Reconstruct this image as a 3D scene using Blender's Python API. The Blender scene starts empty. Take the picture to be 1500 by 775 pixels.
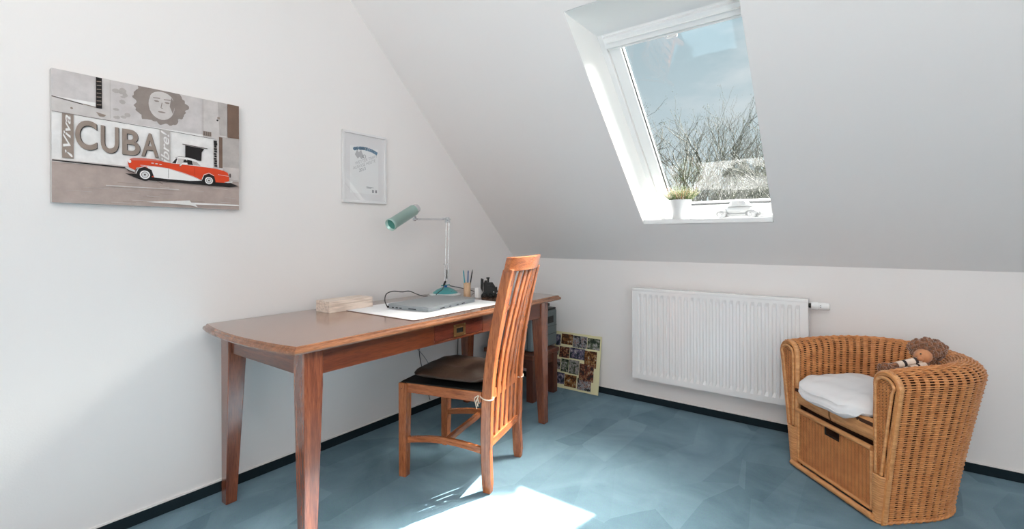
import bpy, math, random
from math import sin, cos, pi, radians as R, sqrt
from mathutils import Vector as V, Matrix, Quaternion
random.seed(7)
sc = bpy.context.scene
COL = sc.collection

# ------------------------------------------------------------------ helpers
class MB:
    """collects polygons and links them as ONE mesh object"""
    def __init__(s): s.v=[]; s.f=[]; s.m=[]; s.s=[]; s.X=None
    def add(s, vs, fs, m=0, sm=False):
        b=len(s.v)
        if s.X is not None: vs=[s.X@V(p) for p in vs]
        s.v+= [tuple(p) for p in vs]
        for f in fs: s.f.append([b+i for i in f]); s.m.append(m); s.s.append(sm)
    def hexa(s, p, m=0):
        s.add(p, [(3,2,1,0),(4,5,6,7),(0,1,5,4),(1,2,6,5),(2,3,7,6),(3,0,4,7)], m)
    def box(s, a, b, m=0):
        (x0,y0,z0),(x1,y1,z1)=a,b
        s.hexa([(x0,y0,z0),(x1,y0,z0),(x1,y1,z0),(x0,y1,z0),(x0,y0,z1),(x1,y0,z1),(x1,y1,z1),(x0,y1,z1)], m)
    def quad(s, p, m=0): s.add(p, [tuple(range(len(p)))], m)
    def tube(s, pts, r, n=8, m=0, cap=True, up=None, flat=1.0, closed=False):
        pts=[V(p) for p in pts]; N=len(pts); vs=[]; fr=None
        for i,p in enumerate(pts):
            a=pts[(i-1)%N] if (i>0 or closed) else p; b=pts[(i+1)%N] if (i<N-1 or closed) else p
            t=(b-a); t=t.normalized() if t.length>1e-9 else V((0,0,1))
            if up is not None:
                u=V(up[i]) if isinstance(up,list) else V(up)
                u=(u-t*u.dot(t))
                if u.length<1e-6: u=t.orthogonal()
                u.normalize()
            else:
                if fr is None: u=t.orthogonal().normalized()
                else:
                    u=fr-t*fr.dot(t); u=u.normalized() if u.length>1e-6 else t.orthogonal().normalized()
                fr=u
            w=t.cross(u); rr=r[i] if isinstance(r,(list,tuple)) else r
            for k in range(n):
                an=2*pi*k/n; vs.append(p+u*(rr*flat*cos(an))+w*(rr*sin(an)))
        fs=[]
        for i in range(N if closed else N-1):
            j=(i+1)%N
            for k in range(n): fs.append((i*n+k,i*n+(k+1)%n,j*n+(k+1)%n,j*n+k))
        s.add(vs,fs,m,True)
        if cap and not closed:
            s.add(vs[:n],[tuple(range(n-1,-1,-1))],m); s.add(vs[-n:],[tuple(range(n))],m)
    def lathe(s, prof, c=(0,0,0), n=32, m=0, sm=True, cap=True):
        vs=[]; N=len(prof)
        for (r,z) in prof:
            for k in range(n):
                a=2*pi*k/n; vs.append((c[0]+r*cos(a),c[1]+r*sin(a),c[2]+z))
        fs=[(i*n+k,i*n+(k+1)%n,(i+1)*n+(k+1)%n,(i+1)*n+k) for i in range(N-1) for k in range(n)]
        s.add(vs,fs,m,sm)
        if cap:
            if prof[0][0]>1e-4: s.add(vs[:n],[tuple(range(n-1,-1,-1))],m)
            if prof[-1][0]>1e-4: s.add(vs[-n:],[tuple(range(n))],m)
    def grid(s, fn, nu, nv, m=0, cu=False, sm=True):
        vs=[fn(i/nu,j/nv) for j in range(nv+1) for i in range(nu if cu else nu+1)]
        w=nu if cu else nu+1
        fs=[(j*w+i,j*w+(i+1)%w,(j+1)*w+(i+1)%w,(j+1)*w+i) for j in range(nv) for i in range(nu)]
        s.add(vs,fs,m,sm)
    def ball(s, c, r, n=14, m=0, noise=0):
        rx,ry,rz=(r,r,r) if not isinstance(r,(tuple,list)) else r
        def f(u,v):
            a=2*pi*u; b=pi*(v-.5); k=1+(noise*(random.random()-.5) if 0<v<1 else 0)
            return (c[0]+rx*k*cos(a)*cos(b), c[1]+ry*k*sin(a)*cos(b), c[2]+rz*k*sin(b))
        s.grid(f,n,n//2+1,m,cu=True)
    def prism(s, o, fn, d0, d1, m=0, sm=False):
        """outline o (2-D, ccw) pushed between depths d0 and d1, fn(a,b,d)->point"""
        n=len(o); vs=[fn(a,b,d0) for a,b in o]+[fn(a,b,d1) for a,b in o]
        s.add(vs,[tuple(range(n-1,-1,-1)),tuple(range(n,2*n))],m)
        s.add(vs,[(i,(i+1)%n,n+(i+1)%n,n+i) for i in range(n)],m,sm)
    def build(s, name, mats, parent=None, bevel=0, loc=None, seg=2, sub=0, weld=False):
        me=bpy.data.meshes.new(name); me.from_pydata(s.v,[],s.f)
        mats=mats if isinstance(mats,(list,tuple)) else [mats]
        for mt in mats: me.materials.append(mt)
        me.polygons.foreach_set('material_index',s.m); me.polygons.foreach_set('use_smooth',s.s); me.update()
        o=bpy.data.objects.new(name,me); COL.objects.link(o)
        if parent is not None: o.parent=parent
        if loc: o.location=loc
        if weld:
            w=o.modifiers.new('w','WELD'); w.merge_threshold=1e-4
        if bevel:
            b=o.modifiers.new('b','BEVEL'); b.width=bevel; b.segments=seg; b.limit_method='ANGLE'; b.angle_limit=R(40)
        if sub:
            b=o.modifiers.new('s','SUBSURF'); b.levels=sub; b.render_levels=sub
        return o

def tag(o, label=None, cat=None, group=None, kind=None):
    if label: o['label']=label
    if cat: o['category']=cat
    if group: o['group']=group
    if kind: o['kind']=kind
    return o
def thing(name, label, cat, loc=(0,0,0), rz=0, group=None, kind=None):
    o=bpy.data.objects.new(name,None); COL.objects.link(o); o.location=loc; o.rotation_euler=(0,0,rz)
    o.empty_display_size=.05
    return tag(o,label,cat,group,kind)
def struct(o, label=None, cat=None):
    return tag(o,label,cat,None,'structure')

# ------------------------------------------------------------------ materials
def mat(name, col, rough=.5, metal=0, spec=.5, bump=0, bscale=200, var=0, vscale=8, coat=0, stretch=None, col2=None, sheen=0, trans=0, emis=None, ramp=(.35,.65), detail=4, bdist=.002):
    m=bpy.data.materials.new(name); m.use_nodes=True; nt=m.node_tree; N=nt.nodes; L=nt.links
    p=N['Principled BSDF']; c=tuple(col)+(1,)
    p.inputs['Base Color'].default_value=c; p.inputs['Roughness'].default_value=rough
    p.inputs['Metallic'].default_value=metal; p.inputs['Specular IOR Level'].default_value=spec
    p.inputs['Coat Weight'].default_value=coat; p.inputs['Coat Roughness'].default_value=.15
    p.inputs['Sheen Weight'].default_value=sheen
    p.inputs['Transmission Weight'].default_value=trans
    if emis: p.inputs['Emission Color'].default_value=tuple(emis[:3])+(1,); p.inputs['Emission Strength'].default_value=emis[3]
    tc=N.new('ShaderNodeTexCoord'); mp=N.new('ShaderNodeMapping'); L.new(tc.outputs['Object'],mp.inputs['Vector'])
    if stretch: mp.inputs['Scale'].default_value=stretch
    if var or col2:
        n=N.new('ShaderNodeTexNoise'); n.inputs['Scale'].default_value=vscale; n.inputs['Detail'].default_value=detail; n.inputs['Roughness'].default_value=.6
        L.new(mp.outputs['Vector'],n.inputs['Vector'])
        r=N.new('ShaderNodeValToRGB'); r.color_ramp.elements[0].position=ramp[0]; r.color_ramp.elements[1].position=ramp[1]
        c2=col2 if col2 else tuple(x*(1-var) for x in col)
        r.color_ramp.elements[0].color=tuple(c2)+(1,); r.color_ramp.elements[1].color=c
        L.new(n.outputs['Fac'],r.inputs['Fac']); L.new(r.outputs['Color'],p.inputs['Base Color'])
    if bump:
        n2=N.new('ShaderNodeTexNoise'); n2.inputs['Scale'].default_value=bscale; n2.inputs['Detail'].default_value=3
        L.new(mp.outputs['Vector'],n2.inputs['Vector'])
        b=N.new('ShaderNodeBump'); b.inputs['Strength'].default_value=bump; b.inputs['Distance'].default_value=bdist
        L.new(n2.outputs['Fac'],b.inputs['Height']); L.new(b.outputs['Normal'],p.inputs['Normal'])
    return m

def wood(name, dark, light, axis='x', rough=.28, coat=.4, scale=9, knots=True):
    m=bpy.data.materials.new(name); m.use_nodes=True; nt=m.node_tree; N=nt.nodes; L=nt.links; p=N['Principled BSDF']
    tc=N.new('ShaderNodeTexCoord'); mp=N.new('ShaderNodeMapping'); L.new(tc.outputs['Object'],mp.inputs['Vector'])
    s=[1,1,1]; s['xyz'.index(axis)]=.09; mp.inputs['Scale'].default_value=s
    n=N.new('ShaderNodeTexNoise'); n.inputs['Scale'].default_value=scale*3.2; n.inputs['Detail'].default_value=8; n.inputs['Roughness'].default_value=.65; n.inputs['Distortion'].default_value=.6
    L.new(mp.outputs['Vector'],n.inputs['Vector'])
    r=N.new('ShaderNodeValToRGB'); e=r.color_ramp.elements; e[0].position=.3; e[0].color=tuple(dark)+(1,); e[1].position=.72; e[1].color=tuple(light)+(1,)
    L.new(n.outputs['Fac'],r.inputs['Fac'])
    g=N.new('ShaderNodeTexNoise'); g.inputs['Scale'].default_value=scale*28; g.inputs['Detail'].default_value=3
    L.new(mp.outputs['Vector'],g.inputs['Vector'])
    mx=N.new('ShaderNodeMix'); mx.data_type='RGBA'; mx.blend_type='MULTIPLY'; mx.inputs[0].default_value=.55
    gr=N.new('ShaderNodeValToRGB'); gr.color_ramp.elements[0].position=.35; gr.color_ramp.elements[0].color=(.45,.4,.38,1); gr.color_ramp.elements[1].position=.55; gr.color_ramp.elements[1].color=(1,1,1,1)
    L.new(g.outputs['Fac'],gr.inputs['Fac']); L.new(r.outputs['Color'],mx.inputs[6]); L.new(gr.outputs['Color'],mx.inputs[7])
    out=mx.outputs[2]
    if knots:
        w=N.new('ShaderNodeTexVoronoi'); w.inputs['Scale'].default_value=3.2; L.new(mp.outputs['Vector'],w.inputs['Vector']); 
        wr=N.new('ShaderNodeValToRGB'); wr.color_ramp.elements[0].position=.03; wr.color_ramp.elements[0].color=(.25,.16,.12,1); wr.color_ramp.elements[1].position=.1; wr.color_ramp.elements[1].color=(1,1,1,1)
        L.new(w.outputs['Distance'],wr.inputs['Fac'])
        m2=N.new('ShaderNodeMix'); m2.data_type='RGBA'; m2.blend_type='MULTIPLY'; m2.inputs[0].default_value=.8
        L.new(out,m2.inputs[6]); L.new(wr.outputs['Color'],m2.inputs[7]); out=m2.outputs[2]
    L.new(out,p.inputs['Base Color'])
    p.inputs['Roughness'].default_value=rough; p.inputs['Coat Weight'].default_value=coat; p.inputs['Coat Roughness'].default_value=.18
    b=N.new('ShaderNodeBump'); b.inputs['Strength'].default_value=.12; b.inputs['Distance'].default_value=.001
    L.new(g.outputs['Fac'],b.inputs['Height']); L.new(b.outputs['Normal'],p.inputs['Normal'])
    return m

M={}
M['wall']=mat('wall_paint',(.825,.80,.79),.85,spec=.2,bump=.25,bscale=160,bdist=.001)
M['reveal']=mat('reveal_white',(.93,.925,.92),.6,spec=.3)
M['frame']=mat('window_white',(.86,.86,.86),.35)
M['gasket']=mat('gasket_black',(.02,.022,.025),.6)
M['base']=mat('skirting_carpet_dark',(.012,.022,.028),.9,spec=.1,bump=.3,bscale=400)
M['white_gloss']=mat('white_enamel',(.86,.86,.86),.22,coat=.3)
M['white_mat']=mat('white_matt',(.82,.82,.82),.6)
M['ceramic']=mat('white_ceramic',(.66,.665,.67),.3,coat=.2)
M['sill']=mat('sill_white',(.80,.80,.80),.5)
M['black']=mat('black_plastic',(.008,.009,.009),.45,spec=.3)
M['black_rubber']=mat('black_rubber',(.02,.02,.022),.5)
M['brass']=mat('aged_brass',(.22,.12,.045),.35,metal=.7)
M['brass_screw']=mat('brass_bright',(.6,.45,.2),.3,metal=1)
M['silver']=mat('silver_lacquer',(.33,.36,.38),.32,metal=.55)
M['chrome']=mat('brushed_steel',(.7,.7,.72),.25,metal=1)
M['cable_white']=mat('cable_white',(.7,.7,.7),.5)

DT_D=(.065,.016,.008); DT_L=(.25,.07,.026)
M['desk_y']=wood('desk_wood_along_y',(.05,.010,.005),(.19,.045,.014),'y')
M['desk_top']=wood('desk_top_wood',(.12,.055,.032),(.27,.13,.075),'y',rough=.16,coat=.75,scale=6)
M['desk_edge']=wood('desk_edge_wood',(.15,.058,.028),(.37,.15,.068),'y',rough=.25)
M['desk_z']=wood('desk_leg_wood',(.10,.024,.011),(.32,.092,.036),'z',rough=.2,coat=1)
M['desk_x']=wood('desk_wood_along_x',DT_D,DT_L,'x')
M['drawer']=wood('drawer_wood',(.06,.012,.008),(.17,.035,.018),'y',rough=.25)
CH_D=(.20,.048,.016); CH_L=(.56,.185,.062)
M['chair_z']=wood('chair_wood_upright',CH_D,CH_L,'z',rough=.24,coat=.6,scale=14,knots=False)
M['chair_x']=wood('chair_wood_rail',CH_D,CH_L,'x',rough=.24,coat=.5,scale=14,knots=False)
M['chair_y']=wood('chair_wood_cross',CH_D,CH_L,'y',rough=.22,coat=.7,scale=14,knots=False)
M['bench']=wood('bench_wood',(.055,.014,.008),(.2,.06,.028),'x',rough=.35,coat=.3)
M['bench_z']=wood('bench_leg_wood',(.045,.012,.008),(.16,.045,.022),'z',rough=.35,coat=.3)
M['pale_wood']=wood('pale_beech',(.77,.64,.545),(.83,.71,.62),'y',rough=.5,coat=0,scale=3,knots=False)
M['pale_wood_z']=wood('pale_beech_cup',(.6,.38,.22),(.74,.52,.34),'z',rough=.5,coat=0,scale=5,knots=False)

def floor_mat():
    m=bpy.data.materials.new('blue_grey_carpet'); m.use_nodes=True; nt=m.node_tree; N=nt.nodes; L=nt.links; p=N['Principled BSDF']
    tc=N.new('ShaderNodeTexCoord')
    n=N.new('ShaderNodeTexNoise'); n.inputs['Scale'].default_value=2.2; n.inputs['Detail'].default_value=5; n.inputs['Roughness'].default_value=.55; n.inputs['Distortion'].default_value=1.6
    L.new(tc.outputs['Object'],n.inputs['Vector'])
    mpv=N.new('ShaderNodeMapping'); mpv.inputs['Rotation'].default_value=(0,0,.7); mpv.inputs['Scale'].default_value=(3.2,1.5,1); L.new(tc.outputs['Object'],mpv.inputs['Vector'])
    vo=N.new('ShaderNodeTexVoronoi'); vo.feature='F1'; vo.inputs['Scale'].default_value=1.6; L.new(mpv.outputs['Vector'],vo.inputs['Vector'])
    sp=N.new('ShaderNodeSeparateColor'); L.new(vo.outputs['Color'],sp.inputs['Color'])
    ma=N.new('ShaderNodeMath'); ma.operation='MULTIPLY'; ma.inputs[1].default_value=.30; L.new(sp.outputs[0],ma.inputs[0])
    ad=N.new('ShaderNodeMath'); ad.operation='ADD'; L.new(n.outputs['Fac'],ad.inputs[0]); L.new(ma.outputs[0],ad.inputs[1])
    r=N.new('ShaderNodeValToRGB'); e=r.color_ramp.elements
    e[0].position=.35; e[0].color=(.105,.185,.235,1); e[1].position=.95; e[1].color=(.20,.315,.385,1)
    L.new(ad.outputs[0],r.inputs['Fac'])
    f=N.new('ShaderNodeTexNoise'); f.inputs['Scale'].default_value=420; f.inputs['Detail'].default_value=2; L.new(tc.outputs['Object'],f.inputs['Vector'])
    mx=N.new('ShaderNodeMix'); mx.data_type='RGBA'; mx.blend_type='OVERLAY'; mx.inputs[0].default_value=.35
    L.new(r.outputs['Color'],mx.inputs[6]); L.new(f.outputs['Color'],mx.inputs[7])
    hs=N.new('ShaderNodeHueSaturation'); L.new(mx.outputs[2],hs.inputs['Color']); hs.inputs['Saturation'].default_value=.95
    L.new(hs.outputs['Color'],p.inputs['Base Color']); p.inputs['Roughness'].default_value=.95; p.inputs['Specular IOR Level'].default_value=.1; p.inputs['Sheen Weight'].default_value=.0
    b=N.new('ShaderNodeBump'); b.inputs['Strength'].default_value=.5; b.inputs['Distance'].default_value=.003; L.new(f.outputs['Fac'],b.inputs['Height']); L.new(b.outputs['Normal'],p.inputs['Normal'])
    return m
M['floor']=floor_mat()

def glass_mat(name='window_glass',r0=.070,tint=(.93,.96,.96,1)):
    m=bpy.data.materials.new(name); m.use_nodes=True; nt=m.node_tree; N=nt.nodes; L=nt.links
    N.remove(N['Principled BSDF']); o=N['Material Output']
    t=N.new('ShaderNodeBsdfTransparent'); t.inputs['Color'].default_value=tint
    g=N.new('ShaderNodeBsdfGlossy'); g.inputs['Roughness'].default_value=0.0; g.inputs['Color'].default_value=(1,1,1,1)
    ge=N.new('ShaderNodeNewGeometry'); dp=N.new('ShaderNodeVectorMath'); dp.operation='DOT_PRODUCT'; L.new(ge.outputs['Incoming'],dp.inputs[0]); L.new(ge.outputs['Normal'],dp.inputs[1])
    def ma(op,a,b):
        q=N.new('ShaderNodeMath'); q.operation=op
        for i,x in enumerate((a,b)):
            if x is None: continue
            if isinstance(x,(int,float)): q.inputs[i].default_value=x
            else: L.new(x,q.inputs[i])
        return q.outputs[0]
    c=ma('ABSOLUTE',dp.outputs['Value'],None); k=ma('POWER',ma('SUBTRACT',1.0,c),5.0); fac=ma('ADD',ma('MULTIPLY',k,1-r0),r0)
    mx=N.new('ShaderNodeMixShader'); L.new(fac,mx.inputs[0]); L.new(t.outputs[0],mx.inputs[1]); L.new(g.outputs[0],mx.inputs[2]); L.new(mx.outputs[0],o.inputs['Surface'])
    return m
M['glass']=glass_mat(); M['picture_glass']=glass_mat('picture_glass',.05,(1,1,1,1))

# ------------------------------------------------------------------ room
AL=R(44.35); CA,SA=cos(AL),sin(AL); ZK=1.0005
def SP(x,t,off=0): return V((x,-t*CA+off*SA, ZK+t*SA+off*CA))
X1=4.6; Y1=-5.2; TT=(2.72-ZK)/SA       # slope reaches the flat ceiling at z 2.55
WL,WR,WB,WT=1.254,2.004,.364,1.80

m=MB(); m.box((-.02,Y1-.02,-.1),(X1+.02,.02,0)); struct(m.build('floor',M['floor']),'blue grey carpet floor of the attic room')
m=MB(); m.box((-.12,Y1,-.1),(0,0,2.9)); struct(m.build('wall_left',M['wall']),'white gable wall with the pictures')
m=MB(); m.box((-.12,0,-.1),(X1+.12,.12,ZK)); struct(m.build('wall_back',M['wall']),'low white knee wall behind the radiator')
m=MB(); m.box((X1,Y1,-.1),(X1+.12,-3.7,2.9)); m.box((X1,-2.1,-.1),(X1+.12,0,2.9)); m.box((X1,-3.7,-.1),(X1+.12,-2.1,.85)); m.box((X1,-3.7,2.15),(X1+.12,-2.1,2.9)); struct(m.build('wall_right',M['wall']))
w3=thing('window_side_fill',None,None,(X1+.06,-2.9,.85),kind='structure')  # unseen side window, added to bring in fill light
m=MB()
for a,b in (((-.03,-.8,0),(.03,-.74,1.3)),((-.03,.74,0),(.03,.8,1.3)),((-.03,-.8,0),(.03,.8,.06)),((-.03,-.8,1.24),(.03,.8,1.3)),((-.03,-.04,0),(.03,.04,1.3))): m.box(a,b)
m.build('window_frame',mat('window_white_side',(.86,.86,.86),.35),w3)
# unseen wall behind the camera; its window is added to bring in fill light
m=MB(); fx0,fx1,fz0,fz1=1.5,3.7,.75,2.2
m.box((-.12,Y1-.12,-.1),(fx0,Y1,2.9)); m.box((fx1,Y1-.12,-.1),(X1+.12,Y1,2.9)); m.box((fx0,Y1-.12,-.1),(fx1,Y1,fz0)); m.box((fx0,Y1-.12,fz1),(fx1,Y1,2.9))
struct(m.build('wall_front',M['wall']))
w2=thing('window_rear_fill',None,None,((fx0+fx1)/2,Y1-.06,fz0),kind='structure')
hw=(fx1-fx0)/2; hh=fz1-fz0
m=MB()
for a,b in (((-hw,-.03,0),(-hw+.06,.03,hh)),((hw-.06,-.03,0),(hw,.03,hh)),((-hw,-.03,0),(hw,.03,.06)),((-hw,-.03,hh-.06),(hw,.03,hh)),((-.04,-.03,0),(.04,.03,hh))): m.box(a,b)
m.build('window_frame',M['frame'],w2)
# sloping ceiling with the opening, then the flat ceiling
m=MB()
def slab(x0,x1,t0,t1):
    m.hexa([SP(x0,t0),SP(x1,t0),SP(x1,t1),SP(x0,t1),SP(x0,t0,.03),SP(x1,t0,.03),SP(x1,t1,.03),SP(x0,t1,.03)])
q=.0008
slab(-.02,WL-q,0,TT); slab(WR+q,X1+.02,0,TT); slab(WL-q,WR+q,0,WB-q); slab(WL-q,WR+q,WT+q,TT)
m.box((-.02,Y1-.02,2.72),(X1+.02,-TT*CA,2.79))
struct(m.build('ceiling',M['wall']),'white sloping ceiling around the roof window')
# baseboards: carpet strips
m=MB(); m.box((0,Y1,0),(.012,-.0,.045)); struct(m.build('baseboard_left',M['base']))
m=MB(); m.box((0.012,-.012,0),(X1,0,.045)); struct(m.build('baseboard_back',M['base']))
m=MB(); m.box((0,Y1,.045),(.006,-.0,.052)); m.box((0.006,-.006,.045),(X1,0,.052)); struct(m.build('trim_3',M['wall']))

# reveal lining of the roof window
OFF=.25
zb0=SP(0,WB).z; zt0=SP(0,WT).z
def yat(z,off): return (off-(z-ZK)*CA)/SA       # y on the plane at distance off, height z
m=MB(); e=.02
for xa,xb in ((WL-e,WL),(WR,WR+e)):
    o=[SP(0,WB,.004),V((0,yat(zb0,OFF+.1),zb0)),V((0,yat(zt0,OFF+.1),zt0)),SP(0,WT,.004)]
    m.prism([(p.y,p.z) for p in o],lambda a,b,d:(d,a,b),xa,xb)
m.box((WL-e,SP(0,WT).y+.006,zt0+.0005),(WR+e,yat(zt0,OFF+.1),zt0+e))
m.box((WL-e,SP(0,WB).y+.03,zb0-e),(WR+e,yat(zb0,OFF+.1),zb0))
struct(m.build('trim_1',M['reveal']),'white lining around the roof window recess')
SZ=1.285
m=MB(); ys=SP(0,WB).y-.012
m.box((WL+.001,ys,zb0+.001),(WR-.001,yat(SZ,OFF)+.01,SZ)); struct(m.build('trim_2',M['sill'],bevel=.003),'white window sill board')
# frame, sash and glass, measured along the slope
w1=thing('window_1','white framed roof window in the sloping ceiling','window',tuple(SP((WL+WR)/2,.8,OFF)),kind='structure')
c0=V(w1.location)
def bar(m,x0,x1,t0,t1,o0,o1,mt=0):
    m.hexa([SP(x0,t0,o0)-c0,SP(x1,t0,o0)-c0,SP(x1,t1,o0)-c0,SP(x0,t1,o0)-c0,SP(x0,t0,o1)-c0,SP(x1,t0,o1)-c0,SP(x1,t1,o1)-c0,SP(x0,t1,o1)-c0],mt)
tb=(SZ-ZK-OFF*CA)/SA; tt=(zt0-ZK-OFF*CA)/SA
GB,GT,GL,GR=.262,1.485,1.352,1.962
m=MB()
bar(m,WL-.03,WL+.030,tb-.06,tt+.06,OFF,OFF+.11); bar(m,WR-.016,WR+.03,tb-.06,tt+.06,OFF,OFF+.11)
bar(m,WL+.03,WR-.016,tb-.06,tb+.03,OFF,OFF+.11); bar(m,WL+.03,WR-.016,tt-.02,tt+.06,OFF,OFF+.11)
m.build('window_frame',M['frame'],w1,bevel=.003)
m=MB()
bar(m,WL+.034,GL,tb+.034,tt-.024,OFF+.012,OFF+.07); bar(m,GR,WR-.019,tb+.034,tt-.024,OFF+.012,OFF+.07)
bar(m,GL,GR,tb+.034,GB,OFF+.012,OFF+.07); bar(m,GL,GR,GT,tt-.024,OFF+.012,OFF+.07)
m.build('sash',M['frame'],w1,bevel=.003)
m=MB(); g=.005; o0,o1=OFF+.03,OFF+.045
bar(m,GL,GL+g,GB,GT,o0,o1); bar(m,GR-g,GR,GB,GT,o0,o1); bar(m,GL,GR,GB,GB+g*.6,o0,o1)
m.build('gasket',M['gasket'],w1)
m=MB(); m.quad([SP(GL,GB,OFF+.04)-c0,SP(GR,GB,OFF+.04)-c0,SP(GR,GT,OFF+.04)-c0,SP(GL,GT,OFF+.04)-c0]); m.build('glass_pane',M['glass'],w1)
m=MB(); bar(m,WL+.036,WR-.022,1.475,1.535,OFF-.028,OFF+.011); bar(m,WL+.04,WR-.024,1.455,1.470,OFF-.012,OFF+.02); bar(m,WL+.05,WR-.03,1.505,1.512,OFF-.036,OFF-.028)
blind=m.build('blind_cassette',M['frame'],w1,bevel=.003)
m=MB(); bar(m,1.615,1.665,1.448,1.456,OFF-.03,OFF-.008); m.build('blind_grip',M['frame'],blind)

# ------------------------------------------------------------------ radiator
rad=thing('panel_radiator','wide white ribbed panel radiator mounted on the low wall','radiator',(1.63,-.041,.188))
W=1.043/2; H=.626
m=MB(); front=-.062
pts=[]; n=25; pitch=(2*W-.06)/n
xs=[(-W,0)]
for i in range(n):
    a=-W+.03+i*pitch
    xs+=[(a+pitch*.18,0),(a+pitch*.34,.010),(a+pitch*.66,.010),(a+pitch*.82,0)]
xs.append((W,0))
zz=[(0,0),(.035,0),(.06,1),(H-.06,1),(H-.035,0),(H,0)]
vs=[(x,front+d*k,z) for (z,k) in zz for (x,d) in xs]; w=len(xs)
m.add(vs,[(j*w+i,j*w+i+1,(j+1)*w+i+1,(j+1)*w+i) for j in range(len(zz)-1) for i in range(w-1)],0,False)
m.add([(-W,front,0),(W,front,0),(W,front+.028,0),(-W,front+.028,0),(-W,front,H),(W,front,H),(W,front+.028,H),(-W,front+.028,H)],[(0,3,2,1),(4,5,6,7),(0,4,7,3),(1,2,6,5),(3,7,6,2)])
m.build('front_panel',M['white_gloss'],rad,weld=True)
m=MB(); m.box((-W+.01,-.034,.02),(W-.01,.0,H-.02)); m.build('rear_panel',M['white_mat'],rad)
m=MB(); m.box((-W-.002,-.064,H-.016),(W+.002,.012,H+.003)); m.build('top_grille',M['white_gloss'],rad,bevel=.003)
for s in (-1,1):
    m=MB(); m.box((s*W-.002*(1-s)/2-.000,-.064,.004),(s*W+.002*(1+s)/2+.0005,.012,H)); m.build('side_panel',M['white_gloss'],rad)
for x in (-.36,.36):
    m=MB(); m.box((x-.015,0,.05),(x+.015,.04,.6)); m.build('wall_bracket',M['white_mat'],rad)
m=MB(); X=Matrix.Translation((W,-.03,H-.035))@Matrix.Rotation(pi/2,4,'Y'); m.X=X
m.lathe([(.013,-.005),(.013,.018)],n=20,m=1); m.lathe([(.022,.016),(.023,.022),(.023,.048),(.02,.05),(.02,.052),(.0215,.056),(.0215,.098),(.017,.104),(0,.104)],n=28)
m.build('thermostat_valve',[M['white_gloss'],M['black']],rad)
m=MB()
for z in (-.004,.006): m.X=Matrix.Translation((W+.062,-.052,H-.035+z)); m.ball((0,0,0),.0022,8)
m.build('dial_mark',M['black'],rad)

# ------------------------------------------------------------------ desk
ZT=.795; DX0,DX1,DY0,DY1=.045,.827,-2.395,-.60
dc=V((.436,-1.49,0))
desk=thing('writing_desk','long reddish brown wooden desk with tapered legs against the left wall','desk',tuple(dc))
def outline(ins):
    o=[]; n=14; x0,x1=DX0+ins-dc.x,DX1-ins-dc.x; y0,y1=DY0+ins-dc.y,DY1-ins-dc.y
    for i in range(n+1): k=i/n; o.append((x0+(x1-x0)*k, y0-.040*sin(pi*k)**.8))
    for i in range(n+1): k=i/n; o.append((x1-(x1-x0)*k, y1+.040*sin(pi*k)**.8))
    return o
prof=[(.016,-.032),(.004,-.028),(0,-.022),(.001,-.014),(.007,-.009),(.010,-.008),(.011,-.003),(.015,0)]
m=MB(); loops=[[(x,y,ZT+z) for x,y in outline(i)] for i,z in prof]; n=len(loops[0])
vs=[p for l in loops for p in l]
m.add(vs,[(j*n+i,j*n+(i+1)%n,(j+1)*n+(i+1)%n,(j+1)*n+i) for j in range(len(prof)-1) for i in range(n)],1,False)
m.add(loops[-1],[tuple(range(n))],0); m.add(loops[0],[tuple(range(n-1,-1,-1))],1)
m.build('desk_top',[M['desk_top'],M['desk_edge']],desk)
LX0,LX1,LY0,LY1=.112,.802,-2.346,-.722
zl=ZT-.032
for sx,sy in ((0,0),(1,0),(0,1),(1,1)):
    x=(LX0,LX1)[sx]; y=(LY0,LY1)[sy]; dx=-1 if sx else 1; dy=-1 if sy else 1
    a,b=.074,.046
    def ring(z,w):
        p=[(x,y),(x+dx*w,y),(x+dx*w,y+dy*w),(x,y+dy*w)]
        if dx*dy<0: p=p[::-1]
        return [(q[0]-dc.x,q[1]-dc.y,z) for q in p]
    m=MB(); r0,r1,r2=ring(0,b),ring(zl-.13,a),ring(zl,a)
    m.add(r0+r1+r2,[(3,2,1,0),(8,9,10,11)]+[(k*4+i,k*4+(i+1)%4,k*4+4+(i+1)%4,k*4+4+i) for k in (0,1) for i in range(4)])
    m.build('leg',M['desk_z'],desk,bevel=.003)
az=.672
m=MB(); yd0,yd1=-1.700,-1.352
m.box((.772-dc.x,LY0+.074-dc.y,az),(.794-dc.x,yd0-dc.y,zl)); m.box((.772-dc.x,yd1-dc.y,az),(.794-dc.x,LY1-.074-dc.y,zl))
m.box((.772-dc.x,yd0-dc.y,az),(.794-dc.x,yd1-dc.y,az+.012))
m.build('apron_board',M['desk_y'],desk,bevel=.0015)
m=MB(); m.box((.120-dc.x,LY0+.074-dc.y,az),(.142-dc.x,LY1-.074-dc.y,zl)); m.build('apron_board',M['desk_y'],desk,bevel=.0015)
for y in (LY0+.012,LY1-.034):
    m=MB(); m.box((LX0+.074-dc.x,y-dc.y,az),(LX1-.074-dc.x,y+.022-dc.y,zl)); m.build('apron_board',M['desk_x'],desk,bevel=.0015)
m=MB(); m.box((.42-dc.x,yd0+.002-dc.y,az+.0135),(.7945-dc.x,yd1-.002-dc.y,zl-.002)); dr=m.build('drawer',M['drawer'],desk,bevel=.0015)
m=MB(); yc=-1.530-dc.y; zc=.716; xf=.7945-dc.x
m.box((xf,yc-.042,zc-.030),(xf+.003,yc+.042,zc-.013)); m.box((xf,yc-.042,zc+.013),(xf+.003,yc+.042,zc+.030)); m.box((xf,yc-.042,zc-.013),(xf+.003,yc-.024,zc+.013)); m.box((xf,yc+.024,zc-.013),(xf+.003,yc+.042,zc+.013))
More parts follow.
